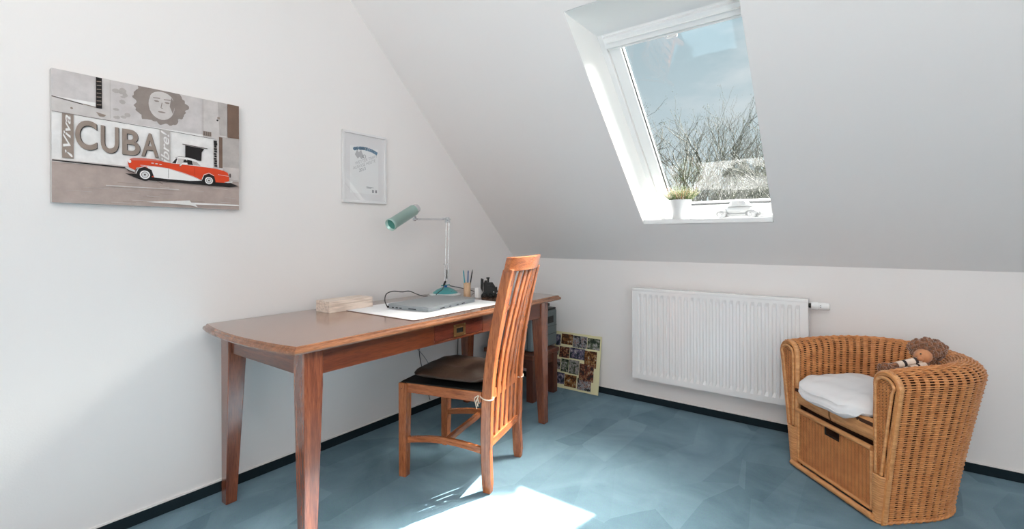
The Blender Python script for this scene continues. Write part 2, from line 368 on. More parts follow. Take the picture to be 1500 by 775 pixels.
m.box((xf+.0002,yc-.024,zc-.013),(xf+.0008,yc+.024,zc+.013),1)  # flat face; the shade of the recess is put into its black
m.tube([(xf+.003,yc-.024,zc+.012),(xf+.0035,yc+.024,zc+.012)],.0016,6)
for a in (-.036,.036):
    for b in (-.024,.024): m.ball((xf+.003,yc+a,zc+b),.0025,8,2)
m.build('recessed_pull',[M['brass'],M['black'],M['brass_screw']],dr)

# ------------------------------------------------------------------ chair
CR=math.atan2(-.2535,-.9673); co=V((.9716,-1.3918,0))
chair=thing('slat_back_chair','tall slat-backed reddish wooden chair turned towards the desk','chair',tuple(co),CR)
def fy(z):
    P=[(0,.004),(.2,.012),(.45,.006),(.6,-.008),(.77,-.038),(.9,-.066),(1.02,-.094),(1.09,-.118)]
    for (a,b),(c,d) in zip(P,P[1:]):
        if z<=c:
            k=(z-a)/(c-a); k2=k
            return b+(d-b)*k2
    return P[-1][1]
def smoothf(z): return (fy(z-.06 if z>.06 else 0)+fy(z)*2+fy(min(z+.06,1.09)))/4
HWY=.197
for s in (-1,1):
    m=MB(); zs=[i*1.03/26 for i in range(27)]; vs=[]
    for z in zs:
        f=smoothf(z); d=.024+.003*(z>.2)-(.004*z); t=.017 if z>.1 else .015+.002*z/.1
        y=s*(HWY-.004-(.012 if z>.9 else .012*z/.9))
        d2=.019 if z<.02 else d
        vs+=[(f-d2,y-t,z),(f+d2,y-t,z),(f+d2,y+t,z),(f-d2,y+t,z)]
    n=len(zs); m.add(vs,[(3,2,1,0),(4*n-4,4*n-3,4*n-2,4*n-1)]+[(k*4+i,k*4+(i+1)%4,k*4+4+(i+1)%4,k*4+4+i) for k in range(n-1) for i in range(4)])
    m.build('back_post',M['chair_z'],chair,bevel=.004)
    m=MB(); y=s*.203; a,b=.023,.019
    m.hexa([(.455-b,y-b,0),(.455+b,y-b,0),(.455+b,y+b,0),(.455-b,y+b,0),(.449-a,y-a,.462),(.449+a,y-a,.462),(.449+a,y+a,.462),(.449-a,y+a,.462)])
    m.box((.452,s*.203-.0235 if s<0 else s*.203+.0215,.432),(.457,s*.203-.0215 if s<0 else s*.203+.0235,.437),1)
    m.build('front_leg',[M['chair_z'],M['black']],chair,bevel=.003)
    # side rail and arched stretcher
    m=MB(); m.hexa([(.03,s*.198-.011,.415),(.428,s*.203-.011,.415),(.428,s*.203+.011,.415),(.03,s*.198+.011,.415),(.03,s*.198-.011,.462),(.428,s*.203-.011,.462),(.428,s*.203+.011,.462),(.03,s*.198+.011,.462)])
    m.build('seat_rail',M['chair_x'],chair,bevel=.002)
    m=MB(); vs=[]; n=12
    for i in range(n+1):
        k=i/n; x=.034+(.436-.034)*k; z=.178-.014*k+.020*sin(pi*k); y=s*.199
        vs+=[(x,y-.009,z),(x,y+.009,z),(x,y+.009,z+.030),(x,y-.009,z+.030)]
    m.add(vs,[(0,3,2,1),(4*n,4*n+1,4*n+2,4*n+3)]+[(k*4+4+i,k*4+4+(i+1)%4,k*4+(i+1)%4,k*4+i) for k in range(n) for i in range(4)])
    m.build('stretcher',M['chair_x'],chair,bevel=.002)
m=MB(); m.box((.225,-.19,.178),(.247,.19,.206)); m.build('stretcher',M['chair_y'],chair,bevel=.002)
m=MB(); m.box((.438,-.18,.415),(.460,.18,.462)); m.build('seat_rail',M['chair_y'],chair,bevel=.002)
m=MB(); m.box((-.004,-.177,.415),(.014,.177,.462)); m.build('seat_rail',M['chair_y'],chair,bevel=.002)
m=MB(); m.box((-.002,-.177,.196),(.024,.177,.232)); m.build('back_rail',M['chair_y'],chair,bevel=.002)
m=MB(); m.hexa([(.026,-.2,.452),(.466,-.215,.452),(.466,.215,.452),(.026,.2,.452),(.026,-.2,.468),(.466,-.215,.468),(.466,.215,.468),(.026,.2,.468)]); m.build('seat_board',M['black_leather'] if 'black_leather' in M else M['black'],chair,bevel=.004)
def bow(y): return .032*(1-(y/.2)**2)
m=MB(); vs=[]; n=16
for i in range(n+1):
    y=-.206+.412*i/n; b=bow(y)
    for z,dx in ((1.018,0),(1.086,0)):
        f=smoothf(z)-b
        vs+=[(f-.013,y,z),(f+.013,y,z)]
fs=[]
for k in range(n):
    a=k*4; c=a+4
    fs+=[(a,a+1,c+1,c),(a+1,a+3,c+3,c+1),(a+3,a+2,c+2,c+3),(a+2,a,c,c+2)]
fs+=[(0,2,3,1),(4*n,4*n+1,4*n+3,4*n+2)]
m.add(vs,fs,0,False); m.build('top_rail',M['chair_y'],chair,bevel=.004)
for i in range(6):
    y0=-.150+i*.06
    m=MB(); vs=[]; n=22
    for k in range(n+1):
        z=.228+(1.022-.228)*k/n; f=smoothf(z)-bow(y0)*min(1,max(0,(z-.23)/.8))-.000; y=y0*(1-.06*z)
        vs+=[(f-.006,y-.0185,z),(f+.004,y-.0185,z),(f+.004,y+.0185,z),(f-.006,y+.0185,z)]
    m.add(vs,[(3,2,1,0),(4*n,4*n+1,4*n+2,4*n+3)]+[(q*4+j,q*4+(j+1)%4,q*4+4+(j+1)%4,q*4+4+j) for q in range(n) for j in range(4)])
    m.build('back_slat',M['chair_z'],chair,bevel=.0025)
# cushion with ties
M['cushion']=mat('brown_velvet',(.062,.036,.025),.36,sheen=.0,bump=.35,bscale=60,var=.55,vscale=9,bdist=.004)
M['tie']=mat('cream_cord',(.66,.52,.40),.8)
cu=thing('seat_cushion','flat dark brown velvet cushion tied onto the slat-backed chair','cushion',(co.x,co.y,.469),CR)
def cus(u,v):
    a=2*pi*u; b=pi*(v-.5); n=.34
    ca,sa=cos(a),sin(a); x=.20*abs(ca)**n*(1 if ca>0 else -1); y=.195*abs(sa)**n*(1 if sa>0 else -1)
    k=cos(b)**.45; x*=k; y*=k
    z=.026+.026*(1 if b>0 else -1)*abs(sin(b))**.8*(1-.35*k**3)
    if b>0: z-= .022*math.exp(-(x*x+y*y)/.0012); z+=.004*sin(x*42+y*20)*cos(y*35)*(k)-.004*math.exp(-((x-y*.4)**2)/.0003)*k
    z+=.006
    if b<0: z=max(z,.0)
    return (x+.236,y,z)
m=MB(); m.grid(cus,72,40,cu=True); m.build('cushion_pad',M['cushion'],cu,weld=True)
m=MB(); m.ball((.236,0,.036),(.009,.009,.005),12); m.build('tuft_button',M['cushion'],cu)
for s in (-1,1):
    m=MB(); yo=s*(HWY-.004)
    lp=[]
    for i in range(25):
        a=2*pi*i/24; lp.append((.008+.034*cos(a)*(1 if abs(cos(a))<.8 else .95),yo+.026*sin(a),-.028+.010*cos(a+.6)))
    m.tube(lp,.003,6,closed=False)
    for k in range(3):
        m.tube([(.040,yo+s*.012,-.020),(.046+.004*k,yo+s*(.02+.004*k),-.034-.008*k),(.040+.006*k,yo+s*.016,-.06-.012*k)],.0026,6)
    m.tube([(.040,yo+s*.010,-.02),(.056,yo+s*.026,-.03),(.062,yo+s*.02,-.048),(.046,yo+s*.014,-.045),(.040,yo+s*.012,-.024)],.0028,6)
    m.build('tie_cord',M['tie'],cu)

# ------------------------------------------------------------------ things on the desk
def local(o): return V(o.location)
bx=thing('wooden_box','low pale wooden box with lid lying near the left end of the desk','box',(.192,-1.772,ZT),0)
m=MB(); m.box((-.060,-.131,0),(.060,.131,.040)); m.build('box_body',M['pale_wood'],bx,bevel=.0012)
m=MB(); m.box((-.060,-.131,.0412),(.060,.131,.058)); m.build('lid',M['pale_wood'],bx,bevel=.0015)
M['mat_edge']=mat('mat_dark_edge',(.13,.065,.05),.6)
M['mat_white']=mat('mat_white',(.80,.80,.82),.45)
dm=thing('desk_mat','large white desk mat with a dark edge under the laptop','desk mat',(.485,-1.45,ZT),R(.6))
def rrect(hx,hy,r,n=5):
    o=[]
    for cx,cy,a0 in ((hx-r,hy-r,0),(-hx+r,hy-r,90),(-hx+r,-hy+r,180),(hx-r,-hy+r,270)):
        for i in range(n+1): a=R(a0+90*i/n); o.append((cx+r*cos(a),cy+r*sin(a)))
    return o
m=MB(); m.prism(rrect(.275,.352,.02),lambda a,b,d:(a,b,d),.0003,.0025,0); m.build('mat_base',M['mat_edge'],dm)
m=MB(); m.prism(rrect(.272,.349,.018),lambda a,b,d:(a,b,d),.0026,.0034,0); m.build('mat_sheet',M['mat_white'],dm)
lp=thing('laptop','closed silver grey laptop lying on the white desk mat','laptop',(.487,-1.408,ZT+.0036),R(9))
lw,ll=.142,.220
m=MB(); m.prism(rrect(lw-.004,ll-.004,.014),lambda a,b,d:(a,b,d),.002,.014); m.build('laptop_base',M['silver'],lp,bevel=.003)
m=MB(); m.prism(rrect(lw,ll,.016),lambda a,b,d:(a,b,d),.0155,.025); m.build('laptop_lid',M['silver'],lp,bevel=.0035)
m=MB()
for i,(a,b) in enumerate(((-.11,-.098),(-.085,-.070),(-.06,-.045),(.0,.05))):
    m=MB(); m.box((a,-ll+.0035,.006),(b,-ll+.0045,.011)); m.build('port',M['black'],lp)
for i,(a,b) in enumerate(((-.13,-.09),(-.05,-.03),(.02,.04),(.07,.10))):
    m=MB(); m.box((lw-.0045,a,.006),(lw-.0037,b,.0105)); m.build('port',M['black'],lp)
for a in (-1,1):
    m=MB(); m.tube([(-lw-.001,a*.15-.02,.014),(-lw-.001,a*.15+.02,.014)],.006,10); m.build('hinge',M['black'],lp)
for a,b in ((-.12,-.2),(.12,-.2),(-.12,.2),(.12,.2)):
    m=MB(); m.lathe([(.006,0),(.006,.0025)],(a,b,-.0004),12); m.build('rubber_foot',M['black'],lp)
def curve_pts(ctrl,n=8):
    P=[V(p) for p in ctrl]; P=[P[0]*2-P[1]]+P+[P[-1]*2-P[-2]]; o=[]
    for i in range(1,len(P)-2):
        a,b,c,d=P[i-1:i+3]
        for k in range(n):
            t=k/n; o.append(.5*((2*b)+(c-a)*t+(2*a-5*b+4*c-d)*t*t+(3*b-a-3*c+d)*t**3))
    o.append(P[-2]); return o
def cable(name,label,ctrl,r,mt,group=None):
    c=V(ctrl[0]); m=MB(); m.tube([p-c for p in curve_pts(ctrl)],r,8)
    o=m.build(name,mt,loc=tuple(c)); return tag(o,label,'cable',group)
z=ZT+.004
pc=thing('power_cable','thin black power cable looping up from the left end of the laptop','cable',(.378,-1.628,z))
c=V(pc.location)
m=MB(); m.tube([p-c for p in curve_pts([(.372,-1.640,z+.010),(.355,-1.640,z+.040),(.33,-1.61,z+.070),(.30,-1.54,z+.076),(.27,-1.45,z+.062),(.25,-1.38,z+.058),(.23,-1.30,z+.03),(.215,-1.24,z+.012),(.19,-1.18,z+.004)])],.0028,8); m.build('cord',M['black_rubber'],pc)
m=MB(); m.tube([(-.004,-.012,.009),(.014,.0,.009)],.006,10); m.build('plug',M['black'],pc)
pp=thing('paper_sheet','small white paper slip lying beside the far end of the laptop','paper',(.43,-1.13,ZT+.0038),R(-8))
m=MB(); m.box((-.07,-.045,0),(.07,.045,.0006)); m.box((-.066,-.043,.0007),(.06,.046,.0012)); m.build('sheet',mat('paper',(.85,.85,.86),.7),pp)

# pencil cup with pens, each pen a thing
cup=thing('pencil_cup','round pale wooden pencil cup standing beside the lamp base','pencil cup',(.375,-1.010,ZT))
m=MB(); m.lathe([(.0215,0),(.0225,.002),(.0225,.090),(.0185,.090),(.0185,.006),(0,.006)],n=28); m.build('cup_body',M['pale_wood_z'],cup)
def pen(label,dx,dy,lean,h,mt,tip,tipm):
    o=thing('pen',label,'pen',(.375+dx,-1.010+dy,ZT+.007))
    a=V((0,0,0)); b=V((lean[0],lean[1],h)); m=MB(); m.tube([a,a.lerp(b,.02),b.lerp(a,tip),b.lerp(a,tip*.98)],.0038,10); m.build('barrel',mt,o)
    m=MB(); m.tube([b.lerp(a,tip),b.lerp(a,tip*.5),b],[.0042,.0040,.0012],10); m.build('pen_tip',tipm,o); return o
teal=mat('teal_plastic',(.02,.30,.38),.35); blue=mat('blue_plastic',(.01,.09,.26),.35)
pen('slim teal pen leaning left in the wooden pencil cup',-.004,-.008,(-.006,-.016),.165,teal,.12,teal)
pen('dark blue pen in the middle of the wooden pencil cup',.002,0,(.006,.002),.162,blue,.1,blue)
pen('black pen with a white band leaning right in the pencil cup',.004,.008,(.016,.022),.166,M['black'],.2,mat('pen_cap',(.02,.02,.022),.3))
wb=thing('eraser_block','small white upright block standing between the pencil cup and the black ornament','stationery',(.465,-1.012,ZT),R(10))
m=MB(); m.box((-.014,-.012,0),(.014,.012,.062)); m.build('block',M['white_mat'],wb,bevel=.002)
# black hole punch / desk ornament, stepped silhouette
orn=thing('desk_ornament','small black stepped metal ornament standing at the far end of the desk','ornament',(.500,-.925,ZT),R(38))
m=MB(); m.box((-.060,-.03,.000),(.060,.03,.016)); m.box((-.052,-.025,.016),(.054,.025,.03)); m.build('base_plate',M['black'],orn,bevel=.003)
m=MB(); m.hexa([(-.045,-.02,.03),(.050,-.02,.03),(.050,.02,.03),(-.045,.02,.03),(-.045,-.018,.092),(.012,-.018,.092),(.012,.018,.092),(-.045,.018,.092)])
for i in range(4): m.box((-.04+.022*i,-.022,.085-.013*i),(-.024+.022*i,.022,.104-.014*i))
m.build('body',M['black'],orn,bevel=.002)
m=MB(); m.box((-.022,-.006,.09),(-.01,.006,.122)); m.box((-.028,-.008,.116),(-.006,.008,.124)); m.build('lever',M['black'],orn,bevel=.002)
m=MB(); m.hexa([(-.064,-.022,.06),(-.05,-.022,.03),(-.05,.022,.03),(-.064,.022,.06),(-.062,-.022,.118),(-.045,-.022,.11),(-.045,.022,.11),(-.062,.022,.118)]); m.build('back_plate',M['black'],orn,bevel=.002)
for x in (-.045,-.015,.018,.048):
    m=MB(); m.X=Matrix.Translation((x,-.031,.014))@Matrix.Rotation(pi/2,4,'X'); m.lathe([(.011,-.004),(.012,0),(.011,.006),(.004,.008),(0,.008)],n=16); m.build('wheel',M['black'],orn)
m=MB(); m.ball((.02,-.034,.034),.0045,8); m.ball((.04,-.033,.026),.004,8); m.build('rivet',M['chrome'],orn)

# ------------------------------------------------------------------ desk lamp
M['lamp_green']=mat('lamp_green_metal',(.40,.58,.53),.28,metal=.6)
M['lamp_teal']=mat('lamp_teal_plastic',(.05,.30,.31),.35,coat=.4)
M['lamp_clear']=mat('lamp_clear_plastic',(.75,.80,.80),.2)
M['lamp_silver']=mat('lamp_silver',(.75,.76,.78),.25,metal=.75)
M['lamp_blue']=mat('lamp_blue_knob',(.01,.12,.42),.3)
lb=V((.175,-1.005,ZT))
lamp=thing('desk_lamp','silver and sea green articulated desk lamp on a round base','lamp',tuple(lb))
m=MB(); m.lathe([(.104,0),(.105,.003),(.100,.007),(.072,.012),(.070,.012),(0,.012)],n=48); m.build('base_plate',M['lamp_clear'],lamp)
m=MB(); m.lathe([(.083,.010),(.079,.017),(.055,.034),(.030,.044),(.016,.048),(0,.049)],n=40); dome=m.build('base_dome',M['lamp_teal'],lamp)
m=MB(); m.ball((.066,-.012,.022),.004,8); m.build('base_stud',M['black'],dome)
m=MB(); m.tube([(.0,-.0,.044),(.006,.0,.062)],.010,14); m.build('swivel_knob',M['lamp_blue'],lamp)
m=MB(); m.tube([(.01,-.045,.062),(.01,.03,.062)],.004,8); m.build('cross_pin',M['lamp_teal'],lamp)
# column: two rods, sleeve at the foot
for s in (-1,1):
    m=MB(); m.tube([(.01,s*.0125,.065),(.012,s*.0135+.012,.500)],.0034,10); m.build('column_rod',M['lamp_silver'],lamp)
m=MB(); m.tube([(.01,-.016,.062),(.01,-.012,.205)],.0026,8); m.tube([(.01,.016,.062),(.01,.02,.205)],.0026,8); m.box((.004,-.020,.200),(.018,.024,.205)); m.box((.004,-.016,.068),(.016,.016,.085))
m.build('column_sleeve',M['lamp_silver'],lamp)
m=MB(); m.box((.012,-.003,.105),(.016,.003,.165)); m.build('tension_spring',M['black'],lamp)
m=MB(); m.X=Matrix.Translation((.012,.010,.500))@Matrix.Rotation(pi/2,4,'Y'); m.lathe([(.012,-.012),(.014,-.008),(.014,.008),(.012,.012)],n=20); m.X=None; m.box((.006,-.03,.496),(.018,.035,.504)); m.box((.006,-.008,.478),(.018,.03,.5))
m.build('elbow_joint',M['lamp_silver'],lamp)
hp=V((.012,-.275,.492))
for s in (-1,1):
    m=MB(); m.tube([(.012+s*.004,.01,.502+s*.004),(.012+s*.004,-.262,.494+s*.0035)],.0026,8); m.build('arm_rod',M['lamp_silver'],lamp)
m=MB(); m.ball(hp,(.010,.014,.012),12); m.tube([hp,hp+V((.012,-.006,.016))],.006,10); m.tube([hp+V((.0,.02,-.0)),hp+V((0,.0,.02))],.003,8)
m.build('head_joint',M['lamp_silver'],lamp)
# head: cylinder from cap to mouth
ca_=V((.024,-.270,.560)); mo=V((.058,-.500,.4515)); ax=(mo-ca_).normalized(); L_=(mo-ca_).length
def along(prof,mt,name,par=lamp):
    m=MB(); m.X=Matrix.Translation(ca_)@ax.to_track_quat('Z','Y').to_matrix().to_4x4(); m.lathe(prof,n=40,cap=False); return m.build(name,mt,par)
rr=.034
sh=along([(rr*.93,.028),(rr,.032),(rr,L_*.97),(rr+.0015,L_*.975),(rr+.0015,L_),(rr-.0015,L_),(rr-.002,.05),(rr*.4,.035),(0,.034)],M['lamp_green'],'lamp_shade')
along([(0,-.012),(rr*.5,-.010),(rr*.78,-.002),(rr*.84,.006),(rr*.84,.026),(rr*.9,.029)],M['lamp_silver'],'cooling_cap')
along([(0,L_*.90),(.020,L_*.905),(rr-.002,L_*.93)],mat('lens_teal',(.06,.24,.21),.25),'lens')
along([(rr+.001,L_*.93),(rr+.0022,L_*.935),(rr+.0022,L_*.995),(rr+.001,L_)],M['lamp_green'],'shade_rim',sh)
# lamp cord runs from the column foot over the desk
lc=thing('lamp_cord','black lamp cord with inline switch trailing over the lamp base','cable',(.200,-1.03,ZT+.07))
c=V(lc.location)
m=MB(); m.tube([p-c for p in curve_pts([(.195,-1.02,.882),(.215,-1.055,.868),(.245,-1.10,.845),(.255,-1.135,.832),(.25,-1.16,.815),(.27,-1.17,.8005),(.3,-1.175,.799),(.29,-1.19,.799),(.26,-1.21,.798),(.21,-1.25,.798)])],.0026,8); m.build('cord',M['black_rubber'],lc)
m=MB(); m.tube([V((.192,-1.018,.884))-c,V((.200,-1.03,.882))-c,V((.222,-1.065,.866))-c,V((.228,-1.075,.862))-c],[.004,.0075,.006,.003],10); m.build('inline_switch',M['black'],lc)
cable('cable','black cable running from the lamp foot towards the pencil cup',[(.20,-.99,.853),(.23,-.965,.845),(.26,-.935,.835),(.27,-.88,.822),(.25,-.80,.800)],.0028,M['black_rubber'])

# ------------------------------------------------------------------ under the desk: bench, printer, cables
bn=thing('bench_stool','low dark red wooden bench under the far end of the desk','bench',(.33,-.34,0))
m=MB(); m.box((-.235,-.180,.305),(.215,.185,.338)); m.build('bench_top',M['bench'],bn,bevel=.006,seg=3)
for x in (-.185,.150):
    for y in (-.165,.115):
        m=MB(); m.box((x,y,0),(x+.055,y+.055,.305)); m.build('leg',M['bench_z'],bn,bevel=.003)
for y in (-.15,.13):
    m=MB(); m.box((-.13,y,.235),(.15,y+.02,.305)); m.build('apron_board',M['bench'],bn,bevel=.002)
for x in (-.17,.175):
    m=MB(); m.box((x,-.11,.235),(x+.02,.115,.305)); m.build('apron_board',M['bench'],bn,bevel=.002)
M['printer']=mat('printer_grey',(.12,.15,.155),.4); M['printer_light']=mat('printer_front',(.2,.245,.26),.3)
pr=thing('printer','boxy dark grey printer standing on the bench under the desk','printer',(.300,-.305,.338))
m=MB(); m.box((-.19,-.145,.004),(.190,.205,.275)); body=m.build('printer_body',M['printer'],pr,bevel=.012,seg=4)
m=MB(); m.box((-.17,-.158,.02),(.150,-.146,.19)); m.build('front_cover',M['printer_light'],pr,bevel=.008,seg=3)
m=MB(); m.box((.155,-.152,.006),(.197,-.10,.235)); m.build('corner_panel',M['printer_light'],pr,bevel=.012,seg=4)
m=MB(); m.box((-.18,-.13,.276),(.185,.20,.290)); m.box((-.12,-.10,.29),(.12,.15,.302)); m.build('lid',M['black'],pr,bevel=.005)
m=MB(); m.box((.1905,-.03,.18),(.1925,.15,.232)); m.build('side_recess',M['black'],pr)
m=MB(); m.box((.1905,-.13,.095),(.1915,.20,.098)); m.box((.1905,-.13,.155),(.1915,.20,.157)); m.build('side_seam',M['black'],pr)
for a_,b_ in (((-.15,-.12,.29),(-.02,-.05,.315)),((.05,.02,.302),(.16,.15,.325))):
    m=MB(); m.box(a_,b_); m.build('paper_guide',M['black'],pr,bevel=.004)
gr='cables hanging under the desk'
cable('cable','thin grey cable hanging on the wall under the middle of the desk',[(.02,-1.50,.66),(.012,-1.42,.60),(.010,-1.34,.56),(.010,-1.24,.51),(.012,-1.12,.44),(.012,-1.0,.30),(.02,-.9,.06)],.0022,mat('cable_grey',(.25,.25,.26),.5))
cable('cable','dark cable hanging just left of the rear desk leg',[(.06,-1.18,.69),(.03,-1.13,.62),(.012,-1.10,.58),(.012,-1.09,.50),(.012,-1.08,.35),(.02,-1.0,.06)],.0025,M['black_rubber'])
cable('cable','black cable hanging down right beside the rear desk leg',[(.04,-.60,.70),(.015,-.66,.60),(.012,-.70,.54),(.012,-.71,.45),(.012,-.71,.2),(.03,-.66,.04)],.003,M['black_rubber'])
cable('cable','white cable looping on the wall above the low bench',[(.012,-.62,.46),(.014,-.58,.53),(.014,-.50,.58),(.014,-.40,.585),(.014,-.32,.54),(.02,-.3,.46)],.0035,M['cable_white'])

# ------------------------------------------------------------------ photo board leaning on the wall
M['cream']=mat('cream_board',(.72,.68,.42),.6)
pb=thing('photo_board','cream board covered in small photographs leaning on the low wall','photo board',(.632,-.088,0))
import math as _m
tilt=_m.atan2(.066,.425); pb.rotation_euler=(-tilt,0,0)
BW=.200; BH=.428
m=MB(); m.box((-BW,0,0),(BW,.010,BH)); m.build('board',M['cream'],pb,bevel=.002)
def photo_mat(i,a,b,c):
    mm=bpy.data.materials.new('snapshot_print'); mm.use_nodes=True; nt=mm.node_tree; N=nt.nodes; L=nt.links; p=N['Principled BSDF']; p.inputs['Roughness'].default_value=.25
    tc=N.new('ShaderNodeTexCoord'); mp=N.new('ShaderNodeMapping'); mp.inputs['Location'].default_value=(i*3.1,i*1.7,i); L.new(tc.outputs['Object'],mp.inputs['Vector'])
    n=N.new('ShaderNodeTexNoise'); n.inputs['Scale'].default_value=38; n.inputs['Detail'].default_value=5; n.inputs['Roughness'].default_value=.7; L.new(mp.outputs['Vector'],n.inputs['Vector'])
    r=N.new('ShaderNodeValToRGB'); r.color_ramp.interpolation='CONSTANT'
    e=r.color_ramp.elements; e[0].position=0; e[0].color=tuple(a)+(1,); e[1].position=.47; e[1].color=tuple(b)+(1,)
    e2=r.color_ramp.elements.new(.55); e2.color=tuple(c)+(1,); e3=r.color_ramp.elements.new(.63); e3.color=(.5,.5,.48,1)
    L.new(n.outputs['Fac'],r.inputs['Fac']); L.new(r.outputs['Color'],p.inputs['Base Color']); return mm
def bu(cx): return -BW+ (cx-605)/(915-605)*2*BW
ph=[(612,645,.32,.405),(650,728,.335,.415),(730,825,.322,.412),(828,908,.325,.408),
    (608,637,.245,.30),(642,712,.232,.315),(715,815,.236,.318),(815,893,.19,.312),
    (606,655,.135,.215),(660,712,.125,.222),(715,783,.12,.225),(786,880,.085,.21),
    (612,690,.03,.115),(692,772,.02,.11),(778,868,.015,.09),(778,868,.05,.10)]
cols=[((.02,.03,.04),(.10,.09,.14),(.25,.2,.25)),((.03,.02,.02),(.16,.05,.03),(.3,.18,.1)),((.05,.06,.04),(.22,.22,.2),(.35,.3,.3)),((.02,.03,.02),(.10,.12,.08),(.28,.26,.25)),((.03,.03,.03),(.3,.3,.32),(.2,.1,.08)),((.05,.02,.01),(.22,.09,.03),(.3,.2,.1))]
for i,(a,b,z0,z1) in enumerate(ph):
    m=MB(); d=-.0008-.0004*(i%3); x0,x1=bu(a),bu(b)
    m.box((x0,d,z0),(x1,-.0001,z1)); 
    o=m.build('photograph',photo_mat(i,*cols[(i*5)%6]),pb)

# ------------------------------------------------------------------ text helper
def text_polys(txt,size,shear=0,off=0):
    cu_=bpy.data.curves.new('t','FONT'); cu_.body=txt; cu_.size=size; cu_.shear=shear; cu_.offset=off; cu_.resolution_u=6; cu_.align_x='CENTER'; cu_.align_y='CENTER'
    o=bpy.data.objects.new('t',cu_); COL.objects.link(o)
    dg=bpy.context.evaluated_depsgraph_get(); me=bpy.data.meshes.new_from_object(o.evaluated_get(dg))
    vs=[tuple(v.co) for v in me.vertices]; fs=[tuple(p.vertices) for p in me.polygons]
    bpy.data.objects.remove(o); bpy.data.curves.remove(cu_); bpy.data.meshes.remove(me)
    return vs,fs
def put_text(m,txt,box,lay,mt,rot=0,shear=0,off=0,arc=None):
    """fits the text into box (a0,b0,a1,b1) of the print"""
    vs,fs=text_polys(txt,1,shear,off)
    if rot: vs=[(x*cos(rot)-y*sin(rot),x*sin(rot)+y*cos(rot),0) for x,y,_ in vs]
    x0=min(v[0] for v in vs); x1=max(v[0] for v in vs); y0=min(v[1] for v in vs); y1=max(v[1] for v in vs)
    a0,b0,a1,b1=box
    m.add([lay((x-x0)/(x1-x0)*(a1-a0)+a0,(y-y0)/(y1-y0)*(b1-b0)+b0) for x,y,_ in vs],fs,mt)

# ------------------------------------------------------------------ canvas print of a street with a red car
cp=thing('canvas_picture','wide unframed canvas print of a red car passing a wall reading CUBA','picture',(.0,-2.878,1.309))
CW,CHh=.645,.493
m=MB(); m.box((.002,0,0),(.03,CW,CHh)); m.build('canvas',mat('canvas_side',(.55,.53,.52),.8,bump=.2,bscale=900),cp,bevel=.0015)
pcs=dict(pl=(.58,.53,.51),road=(.43,.35,.32),white=(.84,.82,.81),taupe=(.30,.24,.205),dark=(.02,.018,.018),mural=(.42,.375,.35),mhair=(.28,.235,.215),red=(.62,.06,.02),redd=(.35,.03,.012),cwhite=(.82,.8,.79),brown=(.19,.125,.095),grey=(.46,.42,.40),line=(.10,.08,.075),chrome=(.6,.6,.6),lgt=(.6,.56,.545),skin=(.24,.13,.09),upper=(.60,.56,.555),redl=(.55,.16,.13))
keys=list(pcs); PI={k:i for i,k in enumerate(keys)}
pm=[mat('print_'+k,v,.75,spec=.2,var=(.0 if k in('dark','line','red','cwhite','chrome') else .14),vscale=22) for k,v in pcs.items()]
m=MB(); lv=[0]
def poly(pts,k,n=[0]):
    lv[0]+=1; d=.0302+.00006*lv[0]
    m.add([(d,a,b) for a,b in pts],[tuple(range(len(pts)))],PI[k])
def rect(a0,b0,a1,b1,k): poly([(a0,b0),(a1,b0),(a1,b1),(a0,b1)],k)
def disc(a,b,r,k,rb=None,n=20): poly([(a+r*cos(2*pi*i/n),b+(rb or r)*sin(2*pi*i/n)) for i in range(n)],k)
def cline(pts,w,k):
    for (a,b),(c,d) in zip(pts,pts[1:]):
        dx,dy=c-a,d-b; l=math.hypot(dx,dy); nx,ny=-dy/l*w/2,dx/l*w/2; poly([(a-nx,b-ny),(c-nx,d-ny),(c+nx,d+ny),(a+nx,b+ny)],k)
def ctext(t,box,k,**kw):
    lv[0]+=1; d=.0302+.00006*lv[0]; put_text(m,t,box,lambda a,b:(d,a,b),PI[k],**kw)
E_=.001; W0,H0=CW-E_,CHh-E_
rect(E_,E_,W0,H0,'road')
rect(E_,.155,W0,H0,'white')                         # painted wall
rect(E_,.392,.125,H0,'upper'); poly([(E_,.335),(.17,.330),(.17,H0),(.125,H0),(.125,.374),(E_,.392)],'lgt')
poly([(E_,.388),(.088,.376),(.088,.380),(E_,.392)],'line')
rect(.145,.34,.168,H0,'lgt'); cline([(.168,.34),(.168,H0)],.0015,'grey')
rect(.170,.332,.492,H0,'upper')
for i in range(14): disc(.183+random.random()*.04,.345+random.random()*.13,.006+random.random()*.006,'grey',.004+random.random()*.008,7)
# generic mural portrait: long-haired stencil head
hair=[]
for i in range(90):
    t_=2*pi*i/90; k_=1+.05*sin(5*t_+1)+.045*sin(11*t_+.5)+.035*sin(19*t_)+.02*sin(31*t_+2)
    hair.append((.335+.094*k_*cos(t_),min(.4915,.433+.084*k_*sin(t_))))
poly(hair,'mhair')
disc(.338,.428,.046,'lgt',.060,28); rect(.292,.470,.384,H0,'mhair'); disc(.338,.452,.042,'lgt',.034,20)
for e0 in (.320,.357): disc(e0,.443,.009,'mhair',.0035,12); cline([(e0-.012,.455),(e0+.012,.457)],.004,'mhair')
cline([(.339,.44),(.335,.418),(.342,.416)],.003,'mhair'); disc(.338,.400,.014,'mhair',.0035,12); poly([(.378,.40),(.386,.44),(.372,.47),(.366,.43)],'mhair')
cline([(E_,.335),(.17,.3305),(.33,.327),(.539,.319)],.0018,'line')
rect(.125,.372,.143,.4915,'dark')
for i in range(7): cline([(.127,.385+i*.015),(.141,.387+i*.015)],.0025,'taupe')
poly([(.125,.357),(.155,.350),(.150,.343),(.135,.341)],'taupe'); disc(.055,.356,.004,'taupe'); cline([(.088,.379),(.125,.374)],.003,'taupe')
